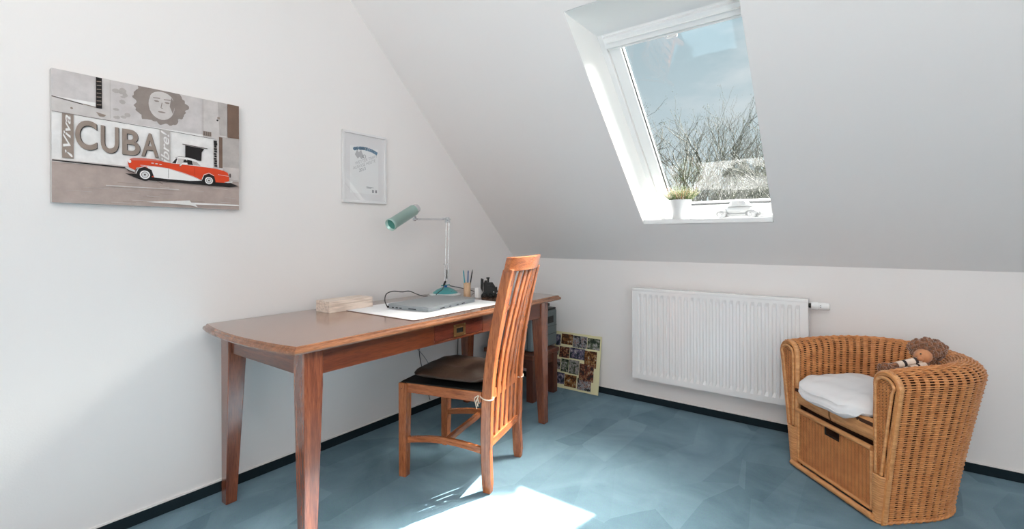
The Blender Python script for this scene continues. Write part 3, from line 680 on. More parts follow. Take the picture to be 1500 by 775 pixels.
rect(.492,.322,.590,H0,'lgt'); poly([(.560,.34),(.590,.34),(.590,H0),(.552,H0)],'grey'); cline([(.492,.33),(.492,H0)],.002,'grey')
rect(.593,.335,W0,H0,'brown'); rect(.492,.328,.526,.349,'taupe')
for i in range(4): cline([(.497+i*.008,.33),(.497+i*.008,.347)],.003,'line')
disc(.556,.418,.006,'taupe'); disc(.551,.407,.004,'dark')
rect(.573,.196,W0,.334,'grey'); rect(.573,.155,W0,.196,'pl')
rect(.539,.190,.573,.333,'lgt'); rect(.557,.190,.572,.332,'brown'); rect(.5325,.187,.550,.314,'lgt')
for i in range(11): rect(.535+random.random()*.003,.192+i*.011,.547+random.random()*.003,.200+i*.011+random.random()*.003,'dark')
rect(.028,.167,.060,.333,'taupe')
ctext('¡Viva',(.031,.172,.057,.328),'white',rot=pi/2,shear=.35,off=.01)
for bxs,ch in (((.064,.206,.127,.318),'C'),((.138,.203,.193,.308),'U'),((.204,.204,.262,.307),'B'),((.266,.206,.325,.303),'A')):
    a0,b0,a1,b1=bxs
    ctext(ch,(a0+.002,b0-.002,a1+.002,b1-.002),'dark',off=.022); ctext(ch,(a0,b0,a1,b1),'taupe',off=.018)
rect(.329,.195,.367,.326,'grey')
ctext('Libre!',(.333,.150,.363,.322),'white',rot=pi/2,shear=.35,off=.01)
poly([(.422,.212),(.484,.212),(.486,.250),(.496,.268),(.422,.273)],'dark'); poly([(.412,.275),(.509,.269),(.509,.272),(.412,.278)],'line')
poly([(E_,.150),(.235,.150),(.60,.140),(W0,.138),(W0,.155),(E_,.160)],'pl'); cline([(E_,.155),(.24,.151)],.005,'dark')
rect(.60,.133,W0,.137,'lgt')
# road markings
for i in range(26):
    a=random.random()*.6; b=random.random()*.11; cline([(a,b+.005),(min(a+.03+random.random()*.05,.64),b+.004)],.0012,random.choice(['grey','taupe','pl']))
poly([(.153,.073),(.398,.076),(.398,.079),(.153,.077)],'lgt'); poly([(.282,.018),(.438,.033),(.444,.024),(W0,.024),(W0,.018),(.46,.016),(.469,.005),(.44,.012)],'white')
cline([(.30,.118),(.34,.096)],.0015,'line')
# the red and white two-door car
poly([(.212,.128),(.262,.108),(.60,.104),(.640,.112),(.60,.126),(.3,.132)],'dark')
body=[(.224,.160),(.221,.176),(.228,.188),(.240,.194),(.275,.197),(.315,.197),(.345,.190),(.375,.187),(.43,.189),(.471,.186),(.505,.185),(.540,.184),(.575,.178),(.592,.170),(.598,.152),(.598,.134),(.58,.123),(.54,.122),(.528,.150),(.498,.152),(.482,.126),(.43,.119),(.359,.119),(.318,.122),(.300,.122),(.296,.150),(.270,.160),(.250,.156),(.243,.142),(.226,.150)]
poly(body,'red')
poly([(.228,.186),(.240,.194),(.275,.197),(.315,.197),(.330,.190),(.29,.189),(.24,.184)],'redl')
poly([(.283,.165),(.31,.166),(.359,.163),(.41,.150),(.45,.138),(.482,.124),(.438,.119),(.359,.119),(.31,.121),(.300,.140)],'cwhite')
cline([(.262,.167),(.31,.167),(.359,.164),(.41,.152),(.45,.140),(.486,.124)],.0018,'chrome'); cline([(.359,.163),(.359,.122)],.0012,'line'); cline([(.455,.180),(.457,.143)],.001,'redd')
poly([(.366,.188),(.384,.213),(.398,.219),(.43,.220),(.460,.215),(.486,.204),(.515,.189),(.50,.186)],'cwhite')
poly([(.372,.189),(.387,.211),(.392,.211),(.386,.189)],'dark'); poly([(.390,.189),(.394,.212),(.415,.213),(.425,.211),(.428,.189)],'lgt')
poly([(.428,.189),(.428,.211),(.447,.208),(.450,.189)],'dark'); poly([(.450,.189),(.448,.207),(.466,.204),(.480,.190)],'grey')
disc(.421,.202,.007,'dark',.008); poly([(.412,.190),(.417,.197),(.428,.197),(.431,.190)],'cwhite'); cline([(.400,.179),(.410,.191),(.425,.192)],.004,'cwhite'); disc(.402,.179,.003,'skin')
cline([(.384,.213),(.398,.220),(.43,.221)],.0015,'dark')
for i in range(3): disc(.303+i*.014,.180-.001*i,.005,'chrome',.0022,12)
poly([(.214,.158),(.232,.150),(.244,.144),(.244,.137),(.225,.143),(.212,.152)],'chrome'); poly([(.216,.147),(.242,.136),(.242,.132),(.222,.138)],'line'); disc(.227,.178,.005,'cwhite',.007)
poly([(.598,.130),(.612,.133),(.612,.126),(.592,.123),(.575,.125)],'chrome'); disc(.602,.158,.004,'line',.010); cline([(.55,.158),(.598,.154)],.0015,'cwhite')
for a,b,r_ in ((.277,.136,.030),(.513,.134,.028)):
    poly([(a-r_*.95,b-.006),(a-r_*.75,b+r_*.5),(a,b+r_*.85),(a+r_*.75,b+r_*.5),(a+r_*1.0,b-.01)],'dark')
    disc(a,b-.008,r_*.80,'dark'); disc(a,b-.007,r_*.58,'cwhite'); disc(a,b-.007,r_*.42,'line'); disc(a,b-.007,r_*.36,'chrome'); disc(a,b-.007,r_*.12,'line')
    cline([(a-r_,b-.004),(a-r_*.7,b+r_*.62),(a,b+r_*.95),(a+r_*.75,b+r_*.6)],.002,'cwhite')
m.build('print',pm,cp)

# ------------------------------------------------------------------ framed certificate
fp=thing('framed_print','portrait white framed certificate with blue arched lettering on the wall','picture',(0,-1.668,1.381))
FW,FH=.308,.418
m=MB(); f=.014
for a,b,c,d in ((0,0,FW,f),(0,FH-f,FW,FH),(0,f,f,FH-f),(FW-f,f,FW,FH-f)): m.box((.002,a,b),(.020,c,d))
m.build('frame',mat('frame_offwhite',(.74,.735,.74),.5),fp,bevel=.002)
m=MB(); m.box((.003,f,f),(.010,FW-f,FH-f)); m.build('passepartout',mat('card_white',(.72,.71,.72),.7),fp)
m=MB(); d=.0104
pcol=mat('sheet_paper',(.77,.775,.78),.5); tb_=mat('print_blue',(.12,.24,.36),.6); tg=mat('print_grey',(.45,.45,.46),.6); td=mat('print_dark',(.25,.25,.27),.6)
m.add([(d,.052,.058),(d,.252,.058),(d,.252,.335),(d,.052,.335)],[(0,1,2,3)],0)
def arc_text(txt,c,r,a0,a1,size,mt):
    n=len(txt)
    for i,ch in enumerate(txt):
        a=a0+(a1-a0)*(i+.5)/n
        if ch==' ': continue
        vs,fs=text_polys(ch,size,0,.004)
        m.add([(d+.0004,c[0]+(r+y)*sin(a)+x*cos(a),c[1]+(r+y)*cos(a)-x*sin(a)) for x,y,_ in vs],fs,mt)
arc_text('CHRONOGRAPHEN',(.150,.105),.222,-.34,.42,.0175,1)
def rtext(txt,ca,cb,size,ang,mt):
    vs,fs=text_polys(txt,size,.2,.0)
    m.add([(d+.0004,ca+x*cos(ang)-y*sin(ang),cb+x*sin(ang)+y*cos(ang)) for x,y,_ in vs],fs,mt)
rtext('WETTER TRIFFT',.165,.262,.024,.38,2); rtext('AUSLESE HEUTE',.150,.232,.024,.38,2); rtext('2013',.135,.200,.026,.38,3)
poly2=[(.085,.285),(.100,.315),(.112,.300),(.128,.318),(.135,.300),(.150,.275),(.128,.262),(.118,.275),(.105,.262)]
m.add([(d+.0004,a,b) for a,b in poly2],[tuple(range(len(poly2)))],2)
m.tube([(d+.001,.150+.010*cos(2*pi*i/16),.280+.010*sin(2*pi*i/16)) for i in range(16)],.0012,5,3,closed=True)
for (a,b,w_) in ((.165,.098,.05),(.165,.092,.035)): m.add([(d+.0004,a,b),(d+.0004,a+w_,b-.002),(d+.0004,a+w_,b+.001),(d+.0004,a,b+.003)],[(0,1,2,3)],3)
for a in (.205,.228): m.add([(d+.0004,a,.066),(d+.0004,a+.013,.066),(d+.0004,a+.013,.084),(d+.0004,a,.084)],[(0,1,2,3)],3)
m.build('certificate',[pcol,tb_,tg,td],fp)
m=MB(); m.quad([(.0125,f,f),(.0125,FW-f,f),(.0125,FW-f,FH-f),(.0125,f,FH-f)]); m.build('glazing',M['picture_glass'],fp)

# ------------------------------------------------------------------ wicker armchair
M['cane']=mat('cane',(.72,.33,.125),.42,col2=(.48,.17,.05),vscale=26,ramp=(.3,.65),detail=3,coat=.2)
M['cane_dark']=mat('cane_stakes',(.62,.27,.085),.45,col2=(.45,.17,.05),vscale=30)
M['cane_wrap']=mat('cane_wrapping',(.70,.36,.15),.38,col2=(.5,.22,.075),vscale=40,coat=.25,stretch=(.3,.3,2))
M['gap_shade']=mat('cane_gap_shade',(.055,.018,.006),.9)  # near-black backing: shade of the weave gaps put into the colour
pa=V((2.109,-.423,0)); pbb=V((2.466,-.813,0)); mid=(pa+pbb)/2; dirx=(pbb-pa).normalized()
arm=thing('wicker_armchair','round woven cane armchair with a drawer below the seat','armchair',tuple(mid),math.atan2(dirx.y,dirx.x))
def plan(u,w,D,n=2.5,y0=.0):
    """u 0..1 from the front right round the back to the front left; straight sides then a rounded back"""
    y1=D*.38; Ls=y1/(y1*2+1.35*w+ (D-y1)*1.1)
    Ls=.19
    if u<Ls: x,y=w,y0+(y1-y0)*u/Ls
    elif u>1-Ls: x,y=-w,y0+(y1-y0)*(1-u)/Ls
    else:
        t=(u-Ls)/(1-2*Ls)*pi; ct,st=cos(t),sin(t)
        x=w*abs(ct)**(2/n)*(1 if ct>0 else -1); y=y1+(D-y1)*abs(st)**(2/n)
    return x,y
def crest(u): return .022*sin(pi*u)**.8
RB=.054; ZB=.573
def surf(u,v):
    """v in metres along the cross-section, outer foot -> over the roll -> inner foot"""
    cz=crest(u)
    H1=ZB+cz; arcL=pi*RB
    if v<=H1:
        k=v/H1; w=.266+(.343-.266)*k**1.15; D=.455+(.560-.455)*k**1.15
        x,y=plan(u,w,D); return V((x,y,v))
    v-=H1
    w,D=.343,.560
    if v<=arcL:
        a=v/RB; o=RB*(1-cos(a)); x,y=plan(u,w-o,D-o); return V((x,y,H1+RB*sin(a)))
    v-=arcL; k=v/.25
    x,y=plan(u,w-2*RB-.004*k,D-2*RB-.02*k); return V((x,y,H1-v))
def nrm(u,v):
    e=.004; a=surf(min(u+e,1),v)-surf(max(u-e,0),v); b=surf(u,v+.003)-surf(u,max(0,v-.003)); n=a.cross(b)
    return -n.normalized() if n.length>0 else V((0,0,1))
# table of equal arc length positions at mid height
S_=[0]; K=400
for i in range(K): S_.append(S_[-1]+(surf((i+1)/K,.45)-surf(i/K,.45)).length)
def u_at(s):
    s=max(0,min(s,S_[-1])); lo,hi=0,K
    while hi-lo>1:
        md=(lo+hi)//2
        if S_[md]<=s: lo=md
        else: hi=md
    return (lo+(s-S_[lo])/max(1e-9,S_[hi]-S_[lo]))/K
LT=S_[-1]; NS=38; sp=LT/NS; VM=ZB+.0+pi*RB+.24
m=MB(); row=.0092; nr=int(VM/row); sub=4
# outward sign check
sgn=1 if nrm(.05,.3).x>0 else -1
for r in range(nr):
    v=.006+r*row; pts=[]; ups=[]; rj=random.uniform(-.0006,.0006)
    for i in range(NS*sub+1):
        s=i*sp/sub; u=u_at(s); p=surf(u,v); n=nrm(u,v)*sgn
        a=.0011*cos(pi*(i/sub+r))+.0022*(1 if i%sub==0 else 0); pts.append(p+n*(a+.0035)+V((0,0,rj))); ups.append(n)
    m.tube(pts,.0026,6,0 ,up=ups,flat=.9,cap=True)
for k in range(NS+1):
    u=u_at(k*sp); pts=[]; ups=[]; vv=0
    while vv<VM: pts.append(surf(u,vv)+nrm(u,vv)*sgn*.001); ups.append(nrm(u,vv)*sgn); vv+=.022
    m.tube(pts,.0100,8,1,up=ups,flat=.45)
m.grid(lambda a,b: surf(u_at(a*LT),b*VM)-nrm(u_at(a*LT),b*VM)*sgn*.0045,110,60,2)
m.build('woven_shell',[M['cane'],M['cane_dark'],M['gap_shade']],arm)
# braided foot ring
m=MB()
for k in range(2):
    pts=[]; n=160
    for i in range(n+1):
        u=u_at(LT*i/n); p=surf(u,.008); nn=nrm(u,.1)*sgn; a=i*1.3+k*pi
        pts.append(p+nn*(.004+.004*cos(a))+V((0,0,.004+.004*sin(a))))
    m.tube(pts,.0045,6)
m.build('foot_braid',M['cane'],arm)
# arm fronts
def xo(z):
    k=min(1,z/ZB); return .266+(.343-.266)*k**1.15
XI=.231
def wrap_tube(m,pts,r,pitch=.0075,mt=0,n=10,up=None):
    """round core with a ridge for every turn of wrapped cane"""
    P=[V(p) for p in pts]; out=[]; rr_=[]; acc=0
    seg=[(P[i+1]-P[i]).length for i in range(len(P)-1)]; tot=sum(seg); steps=max(2,int(tot/(pitch/2)))
    j=0; base=0
    for q in range(steps+1):
        d_=tot*q/steps
        while j<len(seg)-1 and d_>base+seg[j]: base+=seg[j]; j+=1
        out.append(P[j].lerp(P[j+1],(d_-base)/max(seg[j],1e-9))); rr_.append(r*(1 if q%2 else .9))
    m.tube(out,rr_,n,mt,up=up)
for s in (1,-1):
    # woven panel
    m=MB(); z=.205; r=0
    while z<.60:
        top=ZB; 
        if z<=top: a,b=XI+.014,xo(z)-.018
        else:
            cx=(XI+xo(ZB))/2; rad_=(xo(ZB)-XI)/2-.014; q=rad_**2-(z-top)**2
            if q<=0: break
            a,b=cx-sqrt(q),cx+sqrt(q)
        n=max(4,int((b-a)/.005)); pts=[(s*(a+(b-a)*i/n),-.006+.0008*cos(pi*((a+(b-a)*i/n)/.016+r)),z) for i in range(n+1)]
        m.tube(pts,.0021,5,0,up=(0,-1,0),cap=False); z+=.0062; r+=1
    x=XI+.016
    while x<xo(.4)-.016: m.tube([(s*x,-.0035,.2),(s*x,-.0035,.575)],.0042,6,1,up=(0,-1,0),flat=.6); x+=.016
    cxm=(XI+xo(ZB))/2
    o=[(s*XI,.0),(s*XI,ZB)]+[(s*(cxm-(xo(ZB)-XI)/2*cos(pi*i/12)),ZB+.052*sin(pi*i/12)) for i in range(1,12)]+[(s*xo(ZB),ZB)]+[(s*xo(ZB*k/6),ZB*k/6) for k in range(5,-1,-1)]
    if s>0: o=o[::-1]
    m.prism(o,lambda a,b,d_:(a,d_,b),.004,.03,2)
    m.build('arm_panel',[M['cane'],M['cane_dark'],M['gap_shade']],arm)
    # border cord of the panel
    pts=[(s*(XI+.013),-.010,.205),(s*(XI+.013),-.010,.56)]
    rad_=(xo(ZB)-XI)/2-.013
    pts+=[(s*(cxm-rad_*cos(pi*i/14)),-.010,.565+rad_*.95*sin(pi*i/14)) for i in range(1,14)]
    pts+=[(s*(xo(z_)-.020),-.010,z_) for z_ in (.55,.45,.35,.28,.205)]
    m=MB(); wrap_tube(m,pts,.0062,.012); m.build('panel_border',M['cane_wrap'],arm)
    # wrapped outer edge from floor over the roll down the inside
    pts=[(s*(xo(z_)-.004),.006,z_) for z_ in (.004,.1,.2,.3,.4,.5,ZB)]+[(s*(cxm+((xo(ZB)-XI)/2-.004)*cos(pi*i/14)),.006,ZB+.049*sin(pi*i/14)) for i in range(1,14)]+[(s*(XI+.004),.006,z_) for z_ in (ZB,.5,.4,.3,.2,.1,.004)]
    m=MB(); wrap_tube(m,pts,.014,.0085,n=12); m.build('edge_wrapping',M['cane_wrap'],arm)
    # wide wrapped band at the foot of the arm
    m=MB(); z_=.006
    while z_<.20:
        a,b=XI-.004,xo(z_)-.002; m.tube([(s*a,-.004,z_),(s*(a+.01),-.014,z_),(s*(b-.012),-.014,z_),(s*b,.0,z_)],.0058,6,0,up=(0,0,1)); z_+=.0095
    m.build('foot_wrapping',M['cane_wrap'],arm)
# bowed seat rail of flat cane
m=MB(); n=46
vs=[]
for i in range(n+1):
    k=i/n; x=-XI+2*XI*k; bo=-.010*sin(pi*k); ro=.0016*(i%2)
    for dy,z_ in ((.012,.322),(.002-ro,.324),(-.004-ro,.345),(-.006-ro,.375),(-.002-ro,.404),(.012,.412)): vs.append((x,bo+dy,z_))
m.add(vs,[(i*6+j,i*6+j+1,(i+1)*6+j+1,(i+1)*6+j) for i in range(n) for j in range(5)],0,True)
for x in (-.002,.004): m.tube([(x,-.010+dy,z_) for dy,z_ in ((.002,.322),(-.004,.345),(-.0065,.375),(-.002,.404))],.0022,5,1)
m.build('seat_rail',[M['cane_wrap'],M['gap_shade']],arm)
m=MB(); m.box((-XI,-.01,.385),(XI,.42,.400)); m.build('seat_board',M['gap_shade'],arm)
m=MB(); m.box((-XI+.002,.05,.02),(XI-.002,.06,.385)); m.build('inner_wall',M['gap_shade'],arm)  # dark sheet that gives the handle hole its shade
# bottom bamboo rail with joints
m=MB(); pts=[]; rr_=[]
for i in range(61):
    x=-XI-.01+(2*XI+.02)*i/60; pts.append((x,-.022,.019)); rr_.append(.0125*(1.16 if i%13==6 else 1))
m.tube(pts,rr_,12); m.build('bamboo_rail',M['cane_wrap'],arm)
# drawer
DW=.216; dz0,dz1=.034,.292
hx0,hx1,hz0=-.040,.040,.243
m=MB(); m.box((-DW+.004,.012,dz0),(DW-.004,.045,hz0-.0)); m.box((-DW+.004,.012,hz0),(hx0,.045,dz1-.004)); m.box((hx1,.012,hz0),(DW-.004,.045,dz1-.004)); dw=m.build('drawer',M['gap_shade'],arm)
m=MB(); z_=dz0+.012; r=0
while z_<dz1-.012:
    spans=[(-DW+.01,DW-.01)] if z_<hz0-.003 else [(-DW+.01,hx0-.004),(hx1+.004,DW-.01)]
    for a,b in spans:
        n=int((b-a)/.0055); m.tube([(a+(b-a)*i/n,-.001+.0008*cos(pi*((a+(b-a)*i/n)/.0195+r)),z_) for i in range(n+1)],.0021,5,0,up=(0,-1,0),cap=False)
    z_+=.0062; r+=1
x=-DW+.0195
while x<DW:
    top=hz0 if hx0-.004<x<hx1+.004 else dz1
    m.tube([(x,.003,dz0),(x,.003,top)],.0052,6,1,up=(0,-1,0),flat=.6); x+=.0195
m.build('drawer_weave',[M['cane'],M['cane_dark']],dw)
m=MB()
m.tube([(-DW-.004,-.004,dz1),(DW+.004,-.004,dz1)],.0115,14); wrap_tube(m,[(-DW,-.002,dz0+.004),(-DW,-.002,dz1-.01)],.008,.009); wrap_tube(m,[(DW,-.002,dz0+.004),(DW,-.002,dz1-.01)],.008,.009)
wrap_tube(m,[(-DW,-.004,dz0+.004),(DW,-.004,dz0+.004)],.008,.009)
m.build('drawer_border',M['cane_wrap'],dw)
m=MB(); m.tube([(hx0,.0,dz1-.006),(hx0,.0,hz0),(hx1,.0,hz0),(hx1,.0,dz1-.006)],.0035,6); m.build('handle_hole_edge',M['black'],dw)

# cushion of the armchair
AR=arm.rotation_euler.z
def aw(x,y,z): return tuple(mid+Matrix.Rotation(AR,3,'Z')@V((x,y,z)))
sc_=thing('seat_cushion','plump white cotton cushion filling the seat of the wicker armchair','cushion',aw(0,.0,.394),AR)
def seatc(u,v):
    a=2*pi*u; b=pi*(v-.5); ca,sa=cos(a),sin(a); n=.55
    x=.226*abs(ca)**n*(1 if ca>0 else -1); y=.19*abs(sa)**.75*(1 if sa>0 else -1)
    if sa<0: y*=1.36
    k=cos(b)**.5; x*=k; y*=k
    z=.045+.045*(1 if b>0 else -1)*abs(sin(b))**.75
    z+=.012*math.exp(-((x+.05)**2+(y)**2)/.02)
    z+=.0035*sin(x*38+y*22)*k+.003*sin(y*60-x*18)*k+.002*sin(x*90+1)*k
    z-=.02*max(0,-y-.15)*3 if b>0 else 0
    yy=y+.185
    if z<0: z=0
    if b<0 and yy<-.016: z-=.026*min(1,(-yy-.016)/.015)
    return (x,yy,z)
m=MB(); m.grid(seatc,110,56,cu=True)
M['cotton']=mat('white_cotton',(.80,.80,.81),.8,sheen=.2,bump=.5,bscale=14,bdist=.006)
m.build('cushion_pad',M['cotton'],sc_,weld=True)
m=MB(); pts=[]
for i in range(121):
    p=V(seatc(i/120,.46)); pts.append(p+V((p.x,p.y-.185,0)).normalized()*.0015)
m.tube(pts,.0025,6); m.build('piping',M['cotton'],sc_)

# plush toy slumped on the backrest
M['fur']=mat('brown_fur',(.30,.115,.045),.9,sheen=.5,bump=1,bscale=120,var=.6,vscale=70,bdist=.006)
M['face']=mat('toy_face',(.62,.26,.11),.6,sheen=.3,var=.3,vscale=12)
M['scarf_w']=mat('scarf_cream',(.75,.62,.52),.8); M['scarf_b']=mat('scarf_black',(.03,.02,.02),.8)
ty=thing('plush_toy','small curly brown plush toy with striped sleeves leaning inside the wicker armchair','soft toy',aw(.165,.31,.497),AR)
def fuzz(m,c,r,cnt,size,mt=0):
    for i in range(cnt):
        z_=random.uniform(-1,1); a=random.uniform(0,2*pi); q=sqrt(1-z_*z_); d_=V((q*cos(a),q*sin(a),z_)); p=V((c[0]+d_.x*r[0],c[1]+d_.y*r[1],c[2]+d_.z*r[2]))
        m.ball(p,size*random.uniform(.7,1.2),6,mt)
hc=(0,0,.185)
m=MB(); m.ball(hc,(.052,.066,.046),20); fuzz(m,hc,(.052,.066,.046),210,.0085); m.build('head',M['fur'],ty)
m=MB(); m.ball((.030,-.052,.166),(.030,.034,.031),22); m.ball((.044,-.080,.160),(.012,.012,.012),12); m.build('face',M['face'],ty)
m=MB(); m.ball((.046,-.080,.180),.0035,8); m.build('eye',M['black'],ty)
for p in ((.01,.070,.190),(-.045,-.03,.19)):
    m=MB(); m.ball(p,(.014,.012,.015),12); fuzz(m,p,(.014,.012,.015),30,.006); m.build('ear',M['fur'],ty)
m=MB(); m.tube([V((0,.02,.012)),V((.0,.01,.05)),V((.0,-.01,.10)),V((.0,-.01,.15))],[.03,.046,.042,.03],16); fuzz(m,(0,.005,.08),(.046,.046,.07),110,.007); m.build('torso',M['fur'],ty)
for a,b,c_ in (((.035,-.050,.156),(.020,-.165,.128),(.012,-.215,.116)),((.046,-.060,.132),(.040,-.150,.108),(.030,-.20,.105))):
    a,b=V(a),V(b); n=10
    m=MB(); m.tube([V((.0,-.01,.13)),a,b,V(c_)],[.02,.0125,.0125,.015],10); m.ball(c_,(.020,.024,.017),12); fuzz(m,c_,(.020,.024,.017),70,.006); am=m.build('arm',M['fur'],ty)
    m=MB()
    for q in range(n): m.tube([a.lerp(b,q/n),a.lerp(b,(q+1)/n)],.0140,12,1 if q%4==3 else 0)
    m.build('striped_sleeve',[M['scarf_w'],M['scarf_b']],am)
for y_ in (-.03,.03):
    m=MB(); m.tube([V((0,y_*.6,.022)),V((-.07,y_-.03,.020)),V((-.11,y_-.05,.022))],[.022,.018,.018],10); m.ball((-.12,y_-.055,.024),(.02,.018,.022),12); fuzz(m,(-.12,y_-.055,.024),(.02,.018,.022),50,.006); m.build('leg',M['fur'],ty)

# ------------------------------------------------------------------ on the sill
pot=thing('potted_plant','small bushy green plant in a white pot on the window sill','plant',(1.468,-.185,SZ))
m=MB(); m.lathe([(.052,0),(.055,.003),(.067,.122),(.068,.125),(.064,.125),(.060,.100),(0,.098)],n=40); m.build('pot',M['ceramic'],pot)
m=MB(); m.lathe([(0,.1045),(.061,.102)],n=24,cap=False); m.build('soil',mat('soil',(.05,.03,.02),.95),pot)
M['leaf']=mat('heath_leaf',(.045,.085,.015),.6,col2=(.10,.14,.03),vscale=60); M['leaf_pale']=mat('flower_cream',(.50,.44,.34),.7); M['stem_red']=mat('stem_red',(.35,.09,.03),.7)
m=MB()
for i in range(520):
    a=random.uniform(0,2*pi); q=sqrt(random.random()); el=random.uniform(.25,1.0)
    b0=V((.045*q*cos(a),.045*q*sin(a),.10)); le=random.uniform(.05,.125)
    out=q*1.05; d_=V((out*cos(a),out*sin(a),1.0+.2*(1-q))).normalized(); tip=b0+d_*le
    mt=0
    m.tube([b0,b0.lerp(tip,.5)+V((0,0,.003)),tip],[.0013,.001,.0006],3,2 if i%9==0 else 0,cap=False)
    for k in range(7):
        p=b0.lerp(tip,.3+.1*k); an=random.uniform(0,2*pi); s=random.uniform(.004,.008)
        w_=V((cos(an),sin(an),.5))*s; z2=V((0,0,1)).cross(w_).normalized()*s*.3
        pale = (k>=5 and (q>.55 or random.random()<.3))
        m.add([p-z2,p+w_,p+z2],[(0,1,2)],1 if pale else 0); 
        if pale: m.ball(p,.0020,5,1)
m.build('foliage',[M['leaf'],M['leaf_pale'],M['stem_red']],pot)

car=thing('toy_car','rounded white ceramic model car standing on the window sill','model car',(1.795,-.118,SZ),0)
def section(m,xs,n=20,mt=0,rot=2.4):
    """loft of rounded sections (x, half width, z0, z1)"""
    def f(u,v):
        k=v*(len(xs)-1); i=min(int(k),len(xs)-2); t=k-i; t=t*t*(3-2*t) if False else t
        a=[xs[i][j]*(1-t)+xs[i+1][j]*t for j in range(4)]
        an=2*pi*u; c_,s_=cos(an),sin(an); e_=2/rot
        return (a[0], a[1]*abs(c_)**e_*(1 if c_>0 else -1), (a[2]+a[3])/2+(a[3]-a[2])/2*abs(s_)**e_*(1 if s_>0 else -1))
    m.grid(f,n,(len(xs)-1)*3,mt,cu=True)
m=MB()
section(m,[(-.128,.008,.030,.034),(-.124,.034,.018,.048),(-.105,.044,.016,.062),(-.075,.048,.015,.070),(-.045,.050,.015,.074),(0,.050,.015,.074),(.05,.049,.015,.074),(.08,.046,.016,.070),(.105,.040,.018,.060),(.125,.030,.022,.042),(.129,.006,.028,.034)],28)
for x in (-.082,.082):
    for s in (-1,1): section(m,[(x-.040,.004,.02,.026)] if False else [(x-.040,.003,.020,.024),(x-.034,.060,.016,.040),(x-.018,.062,.016,.056),(x,.063,.016,.061),(x+.018,.062,.016,.056),(x+.034,.060,.016,.040),(x+.040,.003,.020,.024)],24)
m.tube([(-.05,.058,.020),(.05,.058,.020)],.005,8); m.tube([(-.05,-.058,.020),(.05,-.058,.020)],.005,8)
for z_ in (.026,): m.tube([(-.133,-.04,z_),(-.137,0,z_),(-.133,.04,z_)],.004,8); m.tube([(.133,-.036,z_),(.137,0,z_),(.133,.036,z_)],.004,8)
m.build('car_body',M['ceramic'],car)
m=MB(); section(m,[(-.062,.004,.070,.073),(-.052,.036,.066,.086),(-.036,.042,.066,.108),(-.012,.043,.066,.118),(.016,.043,.066,.118),(.042,.041,.066,.108),(.068,.036,.064,.088),(.092,.024,.060,.070),(.100,.003,.058,.061)],24); m.build('car_roof',M['ceramic'],car)
for s in (-1,1):
    m=MB(); m.ball((-.118,s*.036,.048),(.009,.010,.010),12); m.build('headlight',M['ceramic'],car)
    for a,b,c_,d_ in ((-.030,.004,.078,.105),(.010,.045,.078,.103)):
        m=MB(); m.box((a,s*.0425-.001,c_),(b,s*.0425+.001,d_)); m.build('side_window',mat('ceramic_recess',(.55,.56,.57),.5),car,bevel=.0008)
for x in (-.082,.082):
    for s in (-1,1):
        m=MB(); m.X=Matrix.Translation((x,s*.052,.023))@Matrix.Rotation(-s*pi/2,4,'X'); m.lathe([(.0,-.01),(.022,-.010),(.023,-.006),(.023,.006),(.021,.0095),(.015,.010),(.013,.0075),(.007,.0085),(.005,.012),(0,.0125)],n=28)
        m.build('wheel',M['ceramic'],car)
        m=MB(); m.ball((x,s*.0645,.023),(.0028,.0015,.0028),8); m.build('wheel_nut',M['silver'],car)

# ------------------------------------------------------------------ outside: bare trees, a neighbour's roof, ground
GZ=-3.2
m=MB(); m.box((-40,.6,GZ-.2),(45,80,GZ)); struct(m.build('ground_outside',mat('grass_outside',(.05,.065,.03),.95,var=.5,vscale=.6))); bpy.data.objects['ground_outside'].name='floor_outside'
M['bark']=mat('bark_grey',(.075,.072,.062),.9); M['twig']=mat('twig_dark',(.06,.062,.052),.9); M['bud']=mat('buds_green',(.12,.13,.06),.9)
def tree(loc,h,label,seed,spread=.66,lean=(0,0),dens=1):
    rd=random.Random(seed)
    o=thing('bare_tree',label,'tree',loc,group=None)
    T=MB(); W_=MB()
    def grow(p,d,l,r,lev):
        n=4; pts=[p]; rs=[r]; q=p; dd=d
        for i in range(n):
            dd=(dd+V((rd.gauss(0,.15),rd.gauss(0,.15),rd.gauss(.015,.06)))).normalized(); q=q+dd*(l/n); pts.append(q); rs.append(r*(1-.26*(i+1)/n))
        (T if lev<3 else W_).tube(pts,rs,6 if lev<2 else (4 if lev<4 else 3),0,cap=False)
        if lev>=7 or r<.0048:
            for _ in range(2):
                a=pts[-1]+V((rd.gauss(0,.05),rd.gauss(0,.05),rd.gauss(0,.05))); s=rd.uniform(.010,.024)
                W_.add([a,a+V((s,0,s)),a+V((0,s,-s*.3))],[(0,1,2)],1)
            return
        kids=rd.choice((3,4)) if lev<4 else rd.choice((2,3,3))
        if lev==0: kids=4
        for k in range(kids):
            a=rd.uniform(0,2*pi); sp_=rd.uniform(.35,1.0)*spread*(1.15 if lev else 1)
            side=V((cos(a),sin(a),0)); nd=(dd+side*sp_+V((0,0,.10))).normalized()
            j=n if k==0 else rd.choice((2,3,4))
            grow(pts[j],nd,l*rd.uniform(.62,.86),rs[j]*rd.uniform(.60,.84),lev+1)
    grow(V((0,0,0)),V((lean[0],lean[1],1)).normalized(),h*.27,h*.020,0)
    zl_=sorted(v[2] for v in W_.v); zm=zl_[int(len(zl_)*.985)]; k_=h/zm
    for Q in (T,W_): Q.v=[(a*k_,b*k_,c*k_) for a,b,c in Q.v]
    T.build('trunk',M['bark'],o); W_.build('twigs',[M['twig'],M['bud']],o)
    return o
